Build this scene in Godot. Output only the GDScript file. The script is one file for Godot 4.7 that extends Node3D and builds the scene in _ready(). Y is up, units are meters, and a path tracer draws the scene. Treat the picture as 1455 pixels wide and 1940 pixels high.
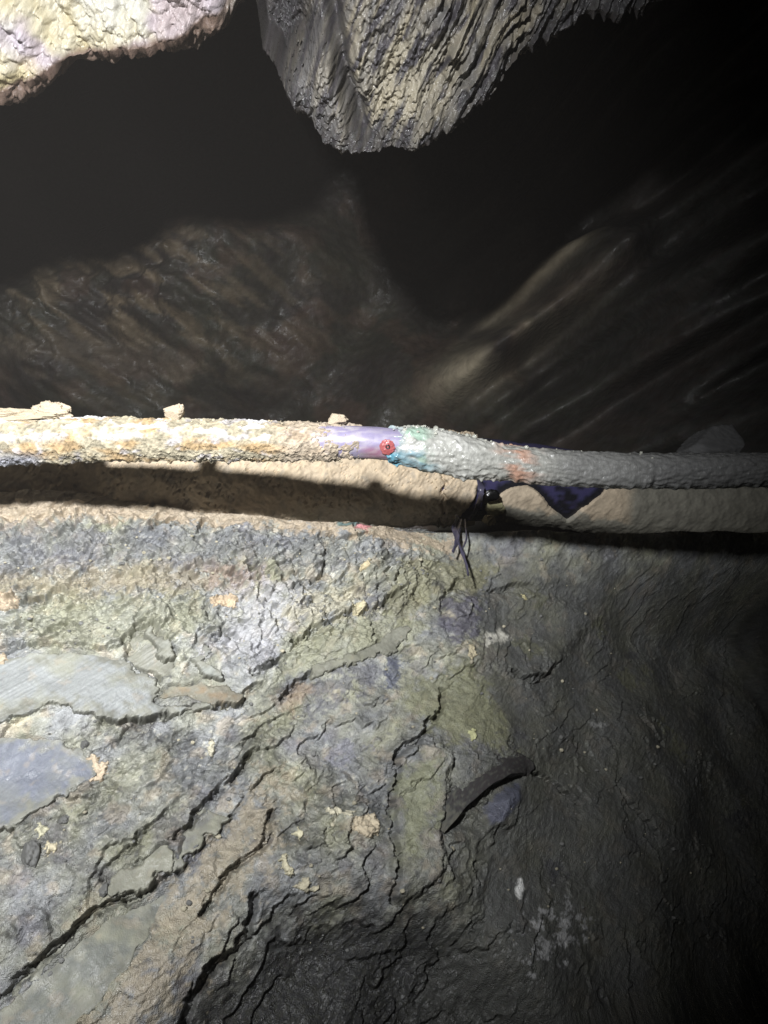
extends Node3D
# A low cave passage lit by a head torch: a clay-caked hose crosses in front of a large blue pipe that lies on a rock ledge.
# The rock slope below the pipes is built on a plane: s runs along it, t runs down it, both in metres.

const SLOPE_O := Vector3(-0.4865, -0.0201, -0.98)
const SLOPE_S := Vector3(0.9583, -0.0134, -0.2854)
const SLOPE_T := Vector3(0.1764, -0.7581, 0.6279)
const SLOPE_N := Vector3(0.2247, 0.652, 0.7241)
const LAMP := Vector3(-0.2, 0.34, 0.15)

var fb := FastNoiseLite.new()      # broken, four octaves
var sm := FastNoiseLite.new()      # smooth, one octave
var rg := FastNoiseLite.new()      # ridged
var cl := FastNoiseLite.new()      # cells
var chips := FastNoiseLite.new()   # cells, each with one level
var rng := RandomNumberGenerator.new()
var SS := PackedFloat32Array()
var TT := PackedFloat32Array()
var HH := PackedFloat32Array()
var CC := PackedColorArray()
var RUB := PackedFloat32Array()
var pipe_line := [Vector3(-0.8884, 0.0721, -0.8), Vector3(-0.5626, 0.0741, -0.835), Vector3(-0.4887, 0.0761, -0.845), Vector3(-0.4244, 0.0788, -0.855), Vector3(-0.3121, 0.0816, -0.867), Vector3(-0.1967, 0.0817, -0.88), Vector3(-0.1073, 0.081, -0.886), Vector3(-0.0167, 0.0796, -0.89), Vector3(0.0443, 0.0733, -0.895), Vector3(0.1062, 0.0628, -0.902), Vector3(0.1692, 0.0553, -0.91), Vector3(0.2658, 0.0503, -0.922), Vector3(0.3641, 0.0496, -0.932), Vector3(0.4691, 0.0516, -0.945), Vector3(0.6106, 0.0556, -0.97), Vector3(0.8081, 0.062, -1.01)]
var blue_line := [Vector3(-1.1847, 0.0324, -0.95), Vector3(-0.7222, 0.0387, -1.03), Vector3(-0.5411, 0.0424, -1.09), Vector3(-0.257, 0.0487, -1.15), Vector3(-0.0233, 0.0542, -1.24), Vector3(0.2004, 0.0531, -1.32), Vector3(0.4546, 0.0269, -1.41), Vector3(0.7297, 0.014, -1.47), Vector3(1.2801, -0.0055, -1.6)]
var SLAB_WIDE := [Vector2(-0.0594, 0.1955), Vector2(0.0336, 0.1852), Vector2(0.0551, 0.1806), Vector2(0.0942, 0.1802), Vector2(0.1378, 0.1885), Vector2(0.1587, 0.2034), Vector2(0.1929, 0.2258), Vector2(0.1976, 0.2369), Vector2(0.1919, 0.2512), Vector2(0.2232, 0.2571), Vector2(0.2537, 0.2616), Vector2(0.2288, 0.2679), Vector2(0.1663, 0.2727), Vector2(0.1279, 0.2726), Vector2(0.0943, 0.2541), Vector2(0.063, 0.2595), Vector2(0.0335, 0.2721), Vector2(-0.044, 0.2806)]
var SLAB_LEFT := [Vector2(-0.0457, 0.2712), Vector2(0.0652, 0.2816), Vector2(0.1025, 0.2915), Vector2(0.1236, 0.3097), Vector2(0.1339, 0.3245), Vector2(0.1417, 0.3355), Vector2(0.1166, 0.3456), Vector2(0.0833, 0.3642), Vector2(0.0608, 0.3791), Vector2(-0.0238, 0.3926)]
var SLAB_LOW := [Vector2(0.0734, 0.5291), Vector2(0.1047, 0.5007), Vector2(0.139, 0.4745), Vector2(0.1549, 0.466), Vector2(0.181, 0.4598), Vector2(0.2054, 0.4464), Vector2(0.2205, 0.4442), Vector2(0.2054, 0.4713), Vector2(0.1662, 0.5218), Vector2(0.1305, 0.5551), Vector2(0.1236, 0.5769), Vector2(0.0061, 0.5585), Vector2(0.0034, 0.5435)]
var SLAB_TONGUE := [Vector2(0.1461, 0.45), Vector2(0.1537, 0.4365), Vector2(0.1778, 0.4244), Vector2(0.1952, 0.4059), Vector2(0.2107, 0.4085), Vector2(0.2085, 0.4253), Vector2(0.2105, 0.4331), Vector2(0.2045, 0.4384), Vector2(0.177, 0.4537), Vector2(0.1503, 0.458)]
var SLAB_THIN := [Vector2(0.2148, 0.409), Vector2(0.2346, 0.3886), Vector2(0.2473, 0.3788), Vector2(0.2591, 0.3811), Vector2(0.268, 0.3897), Vector2(0.2473, 0.4082), Vector2(0.2312, 0.4211), Vector2(0.2181, 0.4379), Vector2(0.208, 0.4378), Vector2(0.2116, 0.4221)]
var SLAB_SPLIT := [Vector2(0.1561, 0.1963), Vector2(0.1683, 0.1667), Vector2(0.1845, 0.1599), Vector2(0.2119, 0.1917), Vector2(0.2208, 0.2092), Vector2(0.2047, 0.2237), Vector2(0.194, 0.2204)]
var SLAB_SHELF := [Vector2(0.372, 0.2115), Vector2(0.4095, 0.2058), Vector2(0.4533, 0.1901), Vector2(0.503, 0.1541), Vector2(0.5151, 0.1669), Vector2(0.4904, 0.1995), Vector2(0.443, 0.2096), Vector2(0.4071, 0.2228), Vector2(0.3729, 0.2313)]
var SLAB_OCHRE := [Vector2(0.1885, 0.2497), Vector2(0.2, 0.2357), Vector2(0.2117, 0.2282), Vector2(0.2463, 0.2301), Vector2(0.2811, 0.2417), Vector2(0.2927, 0.252), Vector2(0.2774, 0.2638), Vector2(0.2525, 0.2602), Vector2(0.2233, 0.2518)]
var SLIVER_LONG := [Vector2(0.1705, 0.1594), Vector2(0.1838, 0.1554), Vector2(0.2168, 0.1956), Vector2(0.2142, 0.2089), Vector2(0.1999, 0.1998)]
var SLIVER_BROKEN := [Vector2(0.2047, 0.1673), Vector2(0.2213, 0.1732), Vector2(0.253, 0.2108), Vector2(0.2645, 0.2297), Vector2(0.2488, 0.2288), Vector2(0.224, 0.2009)]
var SLIVER_SHORT := [Vector2(0.2441, 0.1815), Vector2(0.2601, 0.1866), Vector2(0.2558, 0.2024), Vector2(0.239, 0.2101), Vector2(0.2337, 0.1999)]
var M := {}
var used := {}

# ---------------------------------------------------------------- helpers
func numbered(called: String) -> String:
	if not used.has(called):
		used[called] = 0
		return called
	used[called] += 1
	return "%s_%03d" % [called, used[called]]

func thing(called: String, label: String, category: String, at := Vector3.ZERO, group := "") -> Node3D:
	var o := Node3D.new()
	o.name = numbered(called)
	o.position = at
	add_child(o, true)
	tag(o, label, category, group)
	return o

func tag(o: Node, label: String, category: String, group := "") -> void:
	o.set_meta("label", label)
	o.set_meta("category", category)
	if group != "":
		o.set_meta("group", group)

func put(called: String, mesh: Mesh, mat: Material, parent: Node = null) -> MeshInstance3D:
	var o := MeshInstance3D.new()
	o.name = called if parent else numbered(called)
	o.mesh = mesh
	o.material_override = mat
	(parent if parent else self).add_child(o, true)
	return o

func mat(called: String, color: Color, rough: float, noise_freq := 0.0, rough_lo := 0.4, rough_hi := 0.9, bump := 0.0, bump_freq := 0.03, tile := 8.0) -> StandardMaterial3D:
	var m := StandardMaterial3D.new()
	m.resource_name = called
	m.albedo_color = color
	m.vertex_color_use_as_albedo = true
	m.roughness = rough
	m.uv1_triplanar = true
	m.uv1_scale = Vector3(tile, tile, tile)
	if noise_freq > 0.0:
		m.roughness = 1.0
		m.roughness_texture = noise_tex(noise_freq, rough_lo, rough_hi, 11)
		m.roughness_texture_channel = BaseMaterial3D.TEXTURE_CHANNEL_RED
	if bump > 0.0:
		m.heightmap_enabled = true
		m.heightmap_scale = bump
		m.heightmap_texture = noise_tex(bump_freq, 0.0, 1.0, 29)
	return m

func noise_tex(freq: float, lo: float, hi: float, s: int) -> NoiseTexture2D:
	var n := FastNoiseLite.new()
	n.seed = s
	n.frequency = freq
	n.fractal_octaves = 4
	var t := NoiseTexture2D.new()
	t.width = 512
	t.height = 512
	t.seamless = true
	t.noise = n
	var g := Gradient.new()
	g.offsets = PackedFloat32Array([0.25, 0.75])
	g.colors = PackedColorArray([Color(lo, lo, lo), Color(hi, hi, hi)])
	t.color_ramp = g
	return t

# a grid of points as one smooth mesh; cells whose four corners are all marked are left out
func sheet(nu: int, nv: int, P: PackedVector3Array, C: PackedColorArray, facing: Vector3, closed := false, skip := PackedByteArray()) -> ArrayMesh:
	var N := PackedVector3Array()
	N.resize(nu * nv)
	var mid := (nv / 2) * nu + nu / 2
	var flip := (P[mid + 1] - P[mid]).cross(P[mid + nu] - P[mid]).dot(facing) < 0.0
	for j in nv:
		var up := (j - 1 if j > 0 else j) * nu
		var dn := (j + 1 if j < nv - 1 else j) * nu
		if closed:
			up = (j - 1 if j > 0 else nv - 2) * nu
			dn = (j + 1 if j < nv - 1 else 1) * nu
		for i in nu:
			var a := i - 1 if i > 0 else 0
			var b := i + 1 if i < nu - 1 else i
			var n := (P[j * nu + b] - P[j * nu + a]).cross(P[dn + i] - P[up + i])
			N[j * nu + i] = (-n if flip else n).normalized()
	var I := PackedInt32Array()
	I.resize((nu - 1) * (nv - 1) * 6)
	var k := 0
	var drop := skip.size() > 0
	for j in nv - 1:
		for i in nu - 1:
			var a := j * nu + i
			if drop and skip[a] and skip[a + 1] and skip[a + nu] and skip[a + nu + 1]:
				continue
			if flip:
				I[k] = a; I[k + 1] = a + 1; I[k + 2] = a + nu
				I[k + 3] = a + 1; I[k + 4] = a + nu + 1; I[k + 5] = a + nu
			else:
				I[k] = a; I[k + 1] = a + nu; I[k + 2] = a + 1
				I[k + 3] = a + 1; I[k + 4] = a + nu; I[k + 5] = a + nu + 1
			k += 6
	I.resize(k)
	var arr := []
	arr.resize(Mesh.ARRAY_MAX)
	arr[Mesh.ARRAY_VERTEX] = P
	arr[Mesh.ARRAY_NORMAL] = N
	arr[Mesh.ARRAY_COLOR] = C
	arr[Mesh.ARRAY_INDEX] = I
	var m := ArrayMesh.new()
	m.add_surface_from_arrays(Mesh.PRIMITIVE_TRIANGLES, arr)
	return m

# distance to the outline, positive inside
func inside(poly: Array, p: Vector2) -> float:
	var best := 1e9
	var into := false
	var n := poly.size()
	var q: Vector2 = poly[n - 1]
	for k in n:
		var r: Vector2 = poly[k]
		var e := r - q
		var w := p - q
		var d := (w - e * clampf(w.dot(e) / e.length_squared(), 0.0, 1.0)).length_squared()
		if d < best:
			best = d
		if (r.y > p.y) != (q.y > p.y) and p.x < (q.x - r.x) * (p.y - r.y) / (q.y - r.y) + r.x:
			into = not into
		q = r
	return sqrt(best) if into else -sqrt(best)

func box(pts: Array, margin: float) -> Rect2:
	var b := Rect2(pts[0], Vector2.ZERO)
	for p in pts:
		b = b.expand(p)
	return b.grow(margin)

# ---------------------------------------------------------------- the slope
func swell(s: float, t: float) -> float:
	# right of a vertical rib the rock turns away from the viewer
	var turn := maxf(0.0, s - 0.53 + 0.12 * t)
	return -0.36 * (turn - 0.06 * (1.0 - exp(-turn / 0.06))) * smoothstep(0.0, 0.16, t) + 0.016 * sm.get_noise_2d(s * 3.1 + 5.0, t * 3.1) + 0.008 * sm.get_noise_2d(s * 8.0, t * 8.0 + 40.0)

func on_slope(s: float, t: float, h: float) -> Vector3:
	# the slope ends above in a crest, higher on the left, and runs back level from there
	var top := -0.055 * (1.0 - smoothstep(0.05, 0.5, s))
	var p := SLOPE_O + SLOPE_S * s + SLOPE_T * maxf(t, top)
	if t < top:
		p += Vector3(SLOPE_T.x, -0.05, -1.0).normalized() * (top - t)
	# rock leans out a little where it stands proud, so that ledges overhang
	return p + SLOPE_N * h + SLOPE_T * h * 0.25

func steps(a: float, b: float, fine: float, coarse: float) -> PackedFloat32Array:
	var out := PackedFloat32Array()
	var x := a - 0.42
	while x < b + 0.5:
		out.append(x)
		x += fine if x > a and x < b else coarse
	return out

func cells(pts: Array, margin: float) -> Array:
	var b := box(pts, margin)
	return [SS.bsearch(b.position.x), mini(SS.bsearch(b.end.x), SS.size() - 1), TT.bsearch(b.position.y), mini(TT.bsearch(b.end.y), TT.size() - 1)]

func weight(poly: Array, s: float, t: float, soft: float, ragged: float) -> float:
	var r := 0.0
	if ragged > 0.0:
		r = ragged * (fb.get_noise_2d(s * 45.0 + 9.0, t * 45.0) + 0.5 * fb.get_noise_2d(s * 170.0, t * 170.0 + 7.0))
	return smoothstep(-soft, soft, inside(poly, Vector2(s, t)) + r)

func lift(poly: Array, amount: float, soft: float, ragged := 0.006) -> void:
	var c := cells(poly, soft + ragged)
	for j in range(c[2], c[3]):
		for i in range(c[0], c[1]):
			HH[j * SS.size() + i] += amount * weight(poly, SS[i], TT[j], soft, ragged)

func flatten(poly: Array, level: float) -> void:
	var c := cells(poly, 0.0)
	for j in range(c[2], c[3]):
		for i in range(c[0], c[1]):
			var w := smoothstep(0.0, 0.012, inside(poly, Vector2(SS[i], TT[j])))
			var k := j * SS.size() + i
			HH[k] = lerpf(HH[k], swell(SS[i], TT[j]) + level, w)

func tint(poly: Array, color: Color, amount := 1.0, soft := 0.006, ragged := 0.012) -> void:
	var c := cells(poly, soft + ragged)
	for j in range(c[2], c[3]):
		for i in range(c[0], c[1]):
			var w := weight(poly, SS[i], TT[j], soft, ragged) * amount
			if w > 0.0:
				var k := j * SS.size() + i
				CC[k] = CC[k].lerp(color * (1.0 + 0.35 * fb.get_noise_2d(SS[i] * 90.0, TT[j] * 90.0)), w)

func rubble(poly: Array, amount: float, soft := 0.03) -> void:
	var c := cells(poly, soft + 0.02)
	for j in range(c[2], c[3]):
		for i in range(c[0], c[1]):
			var k := j * SS.size() + i
			RUB[k] = lerpf(RUB[k], amount, weight(poly, SS[i], TT[j], soft, 0.02))

# a cleft: cut along a line, the upper side raised to a lip that overhangs it
func crack(line: Array, width: float, depth: float, lip := 0.004) -> void:
	var reach := width + 0.03
	var c := cells(line, reach)
	for j in range(c[2], c[3]):
		for i in range(c[0], c[1]):
			var p := Vector2(SS[i], TT[j])
			p += Vector2(fb.get_noise_2d(p.x * 70.0, p.y * 70.0), fb.get_noise_2d(p.x * 70.0 + 50.0, p.y * 70.0)) * 0.004 + Vector2(chips.get_noise_2d(p.x * 55.0, p.y * 55.0), chips.get_noise_2d(p.x * 55.0 + 9.0, p.y * 55.0)) * 0.0022
			var best := 1e9
			var side := 0.0
			for k in line.size() - 1:
				var a: Vector2 = line[k]
				var e: Vector2 = line[k + 1] - a
				var w := p - a
				var off := w - e * clampf(w.dot(e) / e.length_squared(), 0.0, 1.0)
				if off.length() < best:
					best = off.length()
					side = -1.0 if off.y + off.x * 0.6 < 0.0 else 1.0
			if best < reach:
				var wob := 0.75 + 0.6 * fb.get_noise_2d(p.x * 40.0, p.y * 40.0 + 90.0)
				var k2 := j * SS.size() + i
				if best < width:
					HH[k2] -= depth * wob * (1.0 - smoothstep(width * 0.45, width, best))
				if side < 0.0:
					HH[k2] += lip * wob * exp(-best / 0.012)

func surface_height(s: float, t: float) -> float:
	var i := clampi(SS.bsearch(s) - 1, 0, SS.size() - 2)
	var j := clampi(TT.bsearch(t) - 1, 0, TT.size() - 2)
	var n := SS.size()
	var x := (s - SS[i]) / (SS[i + 1] - SS[i])
	var y := (t - TT[j]) / (TT[j + 1] - TT[j])
	return lerpf(lerpf(HH[j * n + i], HH[j * n + i + 1], x), lerpf(HH[(j + 1) * n + i], HH[(j + 1) * n + i + 1], x), y)

const GREY := Color(0.2, 0.205, 0.205)
const OLIVE := Color(0.24, 0.238, 0.17)
const CLAY := Color(0.42, 0.345, 0.25)
const DARK := Color(0.085, 0.083, 0.08)

func slope_start() -> void:
	SS = steps(-0.24, 1.2, 0.00145, 0.012)
	TT = steps(-0.08, 0.62, 0.00125, 0.012)
	var n := SS.size()
	HH.resize(n * TT.size())
	CC.resize(n * TT.size())
	RUB.resize(n * TT.size())
	RUB.fill(0.16)

func slope_relief() -> void:
	var n := SS.size()
	for j in TT.size():
		var t := TT[j]
		for i in n:
			var s := SS[i]
			var k := j * n + i
			var r := RUB[k]
			var a := (s - t) * 0.707
			var b := (s + t) * 0.707
			var calm := 1.0 - 0.62 * smoothstep(0.5, 0.68, s + 0.1 * t)
			var big := fb.get_noise_2d(s * 14.0, t * 14.0)
			# beds of slate: each rises slowly and breaks off in a scarp on its lower right
			var bed := b * 19.0 + 1.5 * sm.get_noise_2d(a * 5.0, b * 7.0) + 0.55 * fb.get_noise_2d(a * 22.0, b * 30.0)
			var fr := bed - floorf(bed)
			var on := clampf(0.5 + 1.6 * sm.get_noise_2d(a * 7.0 + 30.0, b * 10.0), 0.0, 1.0)
			var h := swell(s, t) + (0.0095 * on * calm) * (fr * fr if fr < 0.93 else fr * fr * (1.0 - fr) / 0.07)
			h += 0.005 * big * (0.45 + r) * calm
			r *= calm
			if r > 0.02:
				var wx := s + 0.012 * big
				var wy := t + 0.012 * fb.get_noise_2d(s * 14.0 + 70.0, t * 14.0)
				h += r * (0.0115 * rg.get_noise_2d(wx * 26.0, wy * 34.0) + 0.006 * cl.get_noise_2d(wx * 75.0, wy * 95.0) + 0.003 * fb.get_noise_2d(wx * 150.0, wy * 170.0))
			var fine := fb.get_noise_2d(s * 320.0, t * 320.0)
			h += 0.0006 * fine
			var net := absf(sm.get_noise_2d(s * 17.0 + 0.9 * big, t * 24.0 + 0.9 * fb.get_noise_2d(s * 40.0, t * 40.0 + 60.0)))
			h -= (0.002 + 0.003 * r) * calm * (1.0 - smoothstep(0.0, 0.035, net)) * smoothstep(-0.05, 0.25, sm.get_noise_2d(s * 9.0, t * 9.0 + 77.0))
			# broken shale: chips of rock, each at its own level and a little tilted
			var ja := a + 0.004 * big
			var jb := b + 0.004 * fb.get_noise_2d(s * 30.0, t * 30.0 + 12.0)
			var chip := chips.get_noise_2d(ja * 34.0, jb * 62.0)
			var small := chips.get_noise_2d(ja * 95.0 + 40.0, jb * 150.0)
			var loose := clampf(0.35 + 1.3 * sm.get_noise_2d(s * 9.0 + 15.0, t * 9.0), 0.0, 1.0) * calm
			h += loose * (0.0026 + 0.0022 * r) * chip + loose * (0.0007 + 0.0016 * r) * small
			var flake := fb.get_noise_2d(a * 60.0 + 5.0, b * 130.0)
			h += 0.0016 * (0.3 + r) * smoothstep(0.02, 0.1, flake)
			HH[k] += h
			var g := clampf(0.36 + 1.1 * fb.get_noise_2d(a * 9.0 + 3.0, b * 14.0), 0.0, 1.0)
			var c := GREY.lerp(OLIVE, g)
			c = c.lerp(CLAY * 0.85, smoothstep(0.15, 0.42, fb.get_noise_2d(s * 24.0 + 60.0, t * 24.0)) * 0.38)
			c = c.lerp(Color(0.11, 0.1, 0.13), smoothstep(0.2, 0.45, fb.get_noise_2d(s * 11.0 + 20.0, t * 11.0 + 80.0)) * 0.35)
			c = c.lerp(Color(0.5, 0.48, 0.4), smoothstep(0.32, 0.45, fb.get_noise_2d(s * 90.0, t * 90.0 + 33.0)) * 0.6 * minf(1.0, 0.15 + r * 1.2))
			c = c.lerp(Color(0.09, 0.09, 0.09), smoothstep(0.3, 0.45, fb.get_noise_2d(s * 75.0 + 14.0, t * 75.0)) * 0.6)
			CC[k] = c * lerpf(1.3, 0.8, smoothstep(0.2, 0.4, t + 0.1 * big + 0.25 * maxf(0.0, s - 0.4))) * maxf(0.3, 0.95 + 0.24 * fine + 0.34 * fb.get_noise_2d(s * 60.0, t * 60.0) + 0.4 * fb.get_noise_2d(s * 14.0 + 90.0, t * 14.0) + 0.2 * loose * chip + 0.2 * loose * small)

func slope_mesh() -> ArrayMesh:
	var n := SS.size()
	var P := PackedVector3Array()
	P.resize(n * TT.size())
	for j in TT.size():
		for i in n:
			P[j * n + i] = on_slope(SS[i], TT[j], HH[j * n + i])
	return sheet(n, TT.size(), P, CC, SLOPE_N)

# one slab of slate standing proud of the slope
func slab(parent: Node, poly: Array, up: float, color: Color, streak: float, label := "", called := "rock_slab", tilt := Vector2.ZERO) -> void:
	var b := box(poly, 0.008)
	var step := 0.0014
	var nu := int(b.size.x / step) + 2
	var nv := int(b.size.y / step) + 2
	var P := PackedVector3Array()
	var C := PackedColorArray()
	var skip := PackedByteArray()
	P.resize(nu * nv)
	C.resize(nu * nv)
	skip.resize(nu * nv)
	var mid := b.get_center()
	for j in nv:
		for i in nu:
			var s := b.position.x + i * step
			var t := b.position.y + j * step
			var d := inside(poly, Vector2(s, t)) + 0.009 * fb.get_noise_2d(s * 38.0, t * 38.0 + 4.0) + 0.0025 * fb.get_noise_2d(s * 230.0, t * 230.0)
			var along := (s * 0.82 - t * 0.57)
			var across := (s * 0.57 + t * 0.82)
			var lines := sm.get_noise_2d(along * 14.0, across * 330.0) + 0.6 * sm.get_noise_2d(along * 30.0, across * 700.0)
			var chip := fb.get_noise_2d(s * 28.0 + 11.0, t * 28.0)
			var lean := 0.007 * clampf(((s - mid.x) * 0.6 / b.size.x + (t - mid.y) * 1.1 / b.size.y) * 2.0, -1.3, 1.0)
			var h := swell(s, t) + lerpf(-0.016, up + lean, smoothstep(-0.003, 0.0028, d))
			h += 0.0005 * streak * lines + 0.0018 * chip + 0.0006 * fb.get_noise_2d(s * 200.0, t * 200.0)
			P[j * nu + i] = on_slope(s, t, h)
			var c := color * (1.0 + 0.16 * streak * lines + 0.22 * chip + 0.12 * fb.get_noise_2d(s * 300.0, t * 300.0))
			c = c.lerp(OLIVE, clampf(1.4 * fb.get_noise_2d(s * 13.0 + 41.0, t * 13.0), 0.0, 0.6) * (1.0 if streak > 0.3 else 0.35))
			c = c.lerp(CLAY * 0.8, smoothstep(0.3, 0.5, fb.get_noise_2d(s * 34.0, t * 34.0 + 17.0)) * 0.25)
			# mud washed over the rim
			c = c.lerp(Color(0.17, 0.168, 0.135) * (1.0 + 0.5 * chip), smoothstep(0.02, 0.002, d + 0.02 * fb.get_noise_2d(s * 50.0, t * 50.0 + 31.0)) * 0.8)
			C[j * nu + i] = c
			skip[j * nu + i] = 1 if d < -0.005 else 0
	var o := put(called, sheet(nu, nv, P, C, SLOPE_N, false, skip), M.slate, parent)
	if label != "":
		o.set_meta("label", label)

# a splash of clay stuck to the slope, its own thickness on top of whatever lies there
func splat(poly: Array, thick: float, color: Color, label: String, ragged := 0.0035) -> void:
	var b := box(poly, 0.004)
	var mid := b.get_center()
	var home := on_slope(mid.x, mid.y, surface_height(mid.x, mid.y))
	var step := 0.0009
	var nu := int(b.size.x / step) + 2
	var nv := int(b.size.y / step) + 2
	var P := PackedVector3Array()
	var C := PackedColorArray()
	var skip := PackedByteArray()
	P.resize(nu * nv)
	C.resize(nu * nv)
	skip.resize(nu * nv)
	for j in nv:
		for i in nu:
			var s := b.position.x + i * step
			var t := b.position.y + j * step
			var d := inside(poly, Vector2(s, t)) + ragged * (fb.get_noise_2d(s * 110.0, t * 110.0) * 1.3 + 0.5 * fb.get_noise_2d(s * 400.0, t * 400.0))
			var base := 0.0
			for q in [Vector2(0, 0), Vector2(0.003, 0), Vector2(-0.003, 0), Vector2(0, 0.003), Vector2(0, -0.003)]:
				base += surface_height(s + q.x, t + q.y) * 0.2
			base = maxf(base, surface_height(s, t))
			var h := base + lerpf(-0.005, thick * (1.0 + 0.7 * fb.get_noise_2d(s * 140.0, t * 140.0)), smoothstep(-0.0016, 0.0018, d))
			P[j * nu + i] = on_slope(s, t, h) - home
			C[j * nu + i] = color * (1.0 + 0.25 * fb.get_noise_2d(s * 160.0 + 5.0, t * 160.0))
			skip[j * nu + i] = 1 if d < -0.0022 else 0
	var o := put("clay_splash", sheet(nu, nv, P, C, SLOPE_N, false, skip), M.clay)
	o.position = home
	tag(o, label, "clay", "clay splashes stuck to the rock slope")

# a broken lump: a ball pushed in and out by noise and cut by flat breaks
func lump(size: Vector3, seed_: int, color: Color, rough := 0.25, cuts := 6, n := 26) -> ArrayMesh:
	var r := RandomNumberGenerator.new()
	r.seed = seed_
	var planes := []
	for k in cuts:
		planes.append([Vector3(r.randfn(), r.randfn(), r.randfn()).normalized(), r.randf_range(0.62, 0.9)])
	var P := PackedVector3Array()
	var C := PackedColorArray()
	var nu := n * 2 + 1
	for j in n + 1:
		var lat := PI * j / n
		for i in nu:
			var lon := TAU * (i % (nu - 1)) / (nu - 1)
			var d := Vector3(sin(lat) * cos(lon), cos(lat), sin(lat) * sin(lon))
			var e := 1.0 + rough * fb.get_noise_3d(d.x * 1.6 + seed_ * 3.1, d.y * 1.6, d.z * 1.6) + rough * 0.35 * fb.get_noise_3d(d.x * 7.0, d.y * 7.0 + seed_, d.z * 7.0)
			for c in planes:
				var f: float = d.dot(c[0])
				if f > 0.05:
					e = minf(e, c[1] / f * (1.0 + 0.06 * fb.get_noise_3d(d.x * 5.0, d.y * 5.0, d.z * 5.0 + seed_)))
			P.append(d * e * size)
			C.append(color * (1.0 + 0.22 * fb.get_noise_3d(d.x * 6.0 + seed_, d.y * 6.0, d.z * 6.0)))
	return sheet(nu, n + 1, P, C, Vector3.ZERO if false else P[(n / 2) * nu + n])

# ---------------------------------------------------------------- pipes
func at_line(line: Array, x: float) -> Vector3:
	var k := 0
	while k < line.size() - 2 and line[k + 1].x < x:
		k += 1
	var p0: Vector3 = line[maxi(k - 1, 0)]
	var p1: Vector3 = line[k]
	var p2: Vector3 = line[k + 1]
	var p3: Vector3 = line[mini(k + 2, line.size() - 1)]
	var w := (x - p1.x) / (p2.x - p1.x)
	var m1 := (p2 - p0) / maxf(p2.x - p0.x, 1e-4) * (p2.x - p1.x)
	var m2 := (p3 - p1) / maxf(p3.x - p1.x, 1e-4) * (p2.x - p1.x)
	var p := p1 * (2.0 * w * w * w - 3.0 * w * w + 1.0) + m1 * (w * w * w - 2.0 * w * w + w) + p2 * (3.0 * w * w - 2.0 * w * w * w) + m2 * (w * w * w - w * w)
	p.x = x
	return p

# kind picks the skin: how thick it is at x and round the pipe (angle 0 is up, a quarter turn faces the viewer), and its colour
func skin(line: Array, x0: float, x1: float, dx: float, around: int, kind: String, home: Vector3) -> ArrayMesh:
	var nu := int((x1 - x0) / dx) + 2
	var nv := around + 1
	var P := PackedVector3Array()
	var C := PackedColorArray()
	var skip := PackedByteArray()
	P.resize(nu * nv)
	C.resize(nu * nv)
	skip.resize(nu * nv)
	for i in nu:
		var x := minf(x0 + i * dx, x1)
		var c := at_line(line, x)
		for j in nv:
			var a := TAU * (j % around) / around
			var d := Vector3(0.0, cos(a), sin(a))
			var rc: Array
			match kind:
				"hose_tube": rc = hose_tube(x, a, d)
				"hose_clay": rc = hose_clay(x, a, d)
				"hose_mud": rc = hose_mud(x, a, d)
				"blue_tube": rc = blue_tube(x, a, d)
				"dry_crust": rc = dry_crust(x, a, d)
				_: rc = grey_crust(x, a, d)
			P[j * nu + i] = c + d * rc[0] - home
			C[j * nu + i] = rc[1]
			skip[j * nu + i] = 1 if rc[2] else 0
	return sheet(nu, nv, P, C, Vector3(0, -1, 0) if (nv / 2) * TAU / around > 2.0 else Vector3(0, 0, 1), true, skip)

const HOSE_R := 0.0187
func hose_tube(x: float, a: float, d: Vector3) -> Array:
	var v := Color(0.23, 0.205, 0.31)
	v = v.lerp(Color(0.27, 0.11, 0.15), smoothstep(1.7, 2.2, a) * smoothstep(-0.0349, -0.0137, x) * 0.75)
	v = v.lerp(Color(0.4, 0.375, 0.37), clampf(0.25 + 1.9 * fb.get_noise_2d(x * 45.0, a * 3.0) + 0.8 * fb.get_noise_3d(x * 260.0, d.y * 3.0, d.z * 3.0), 0.0, 0.8) * (1.0 - 0.6 * smoothstep(-0.047, -0.0167, x)))
	return [HOSE_R + 0.0003 * sm.get_noise_2d(x * 40.0, a * 2.0), v * (1.0 + 0.15 * fb.get_noise_2d(x * 30.0, a * 9.0)), false]

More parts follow.
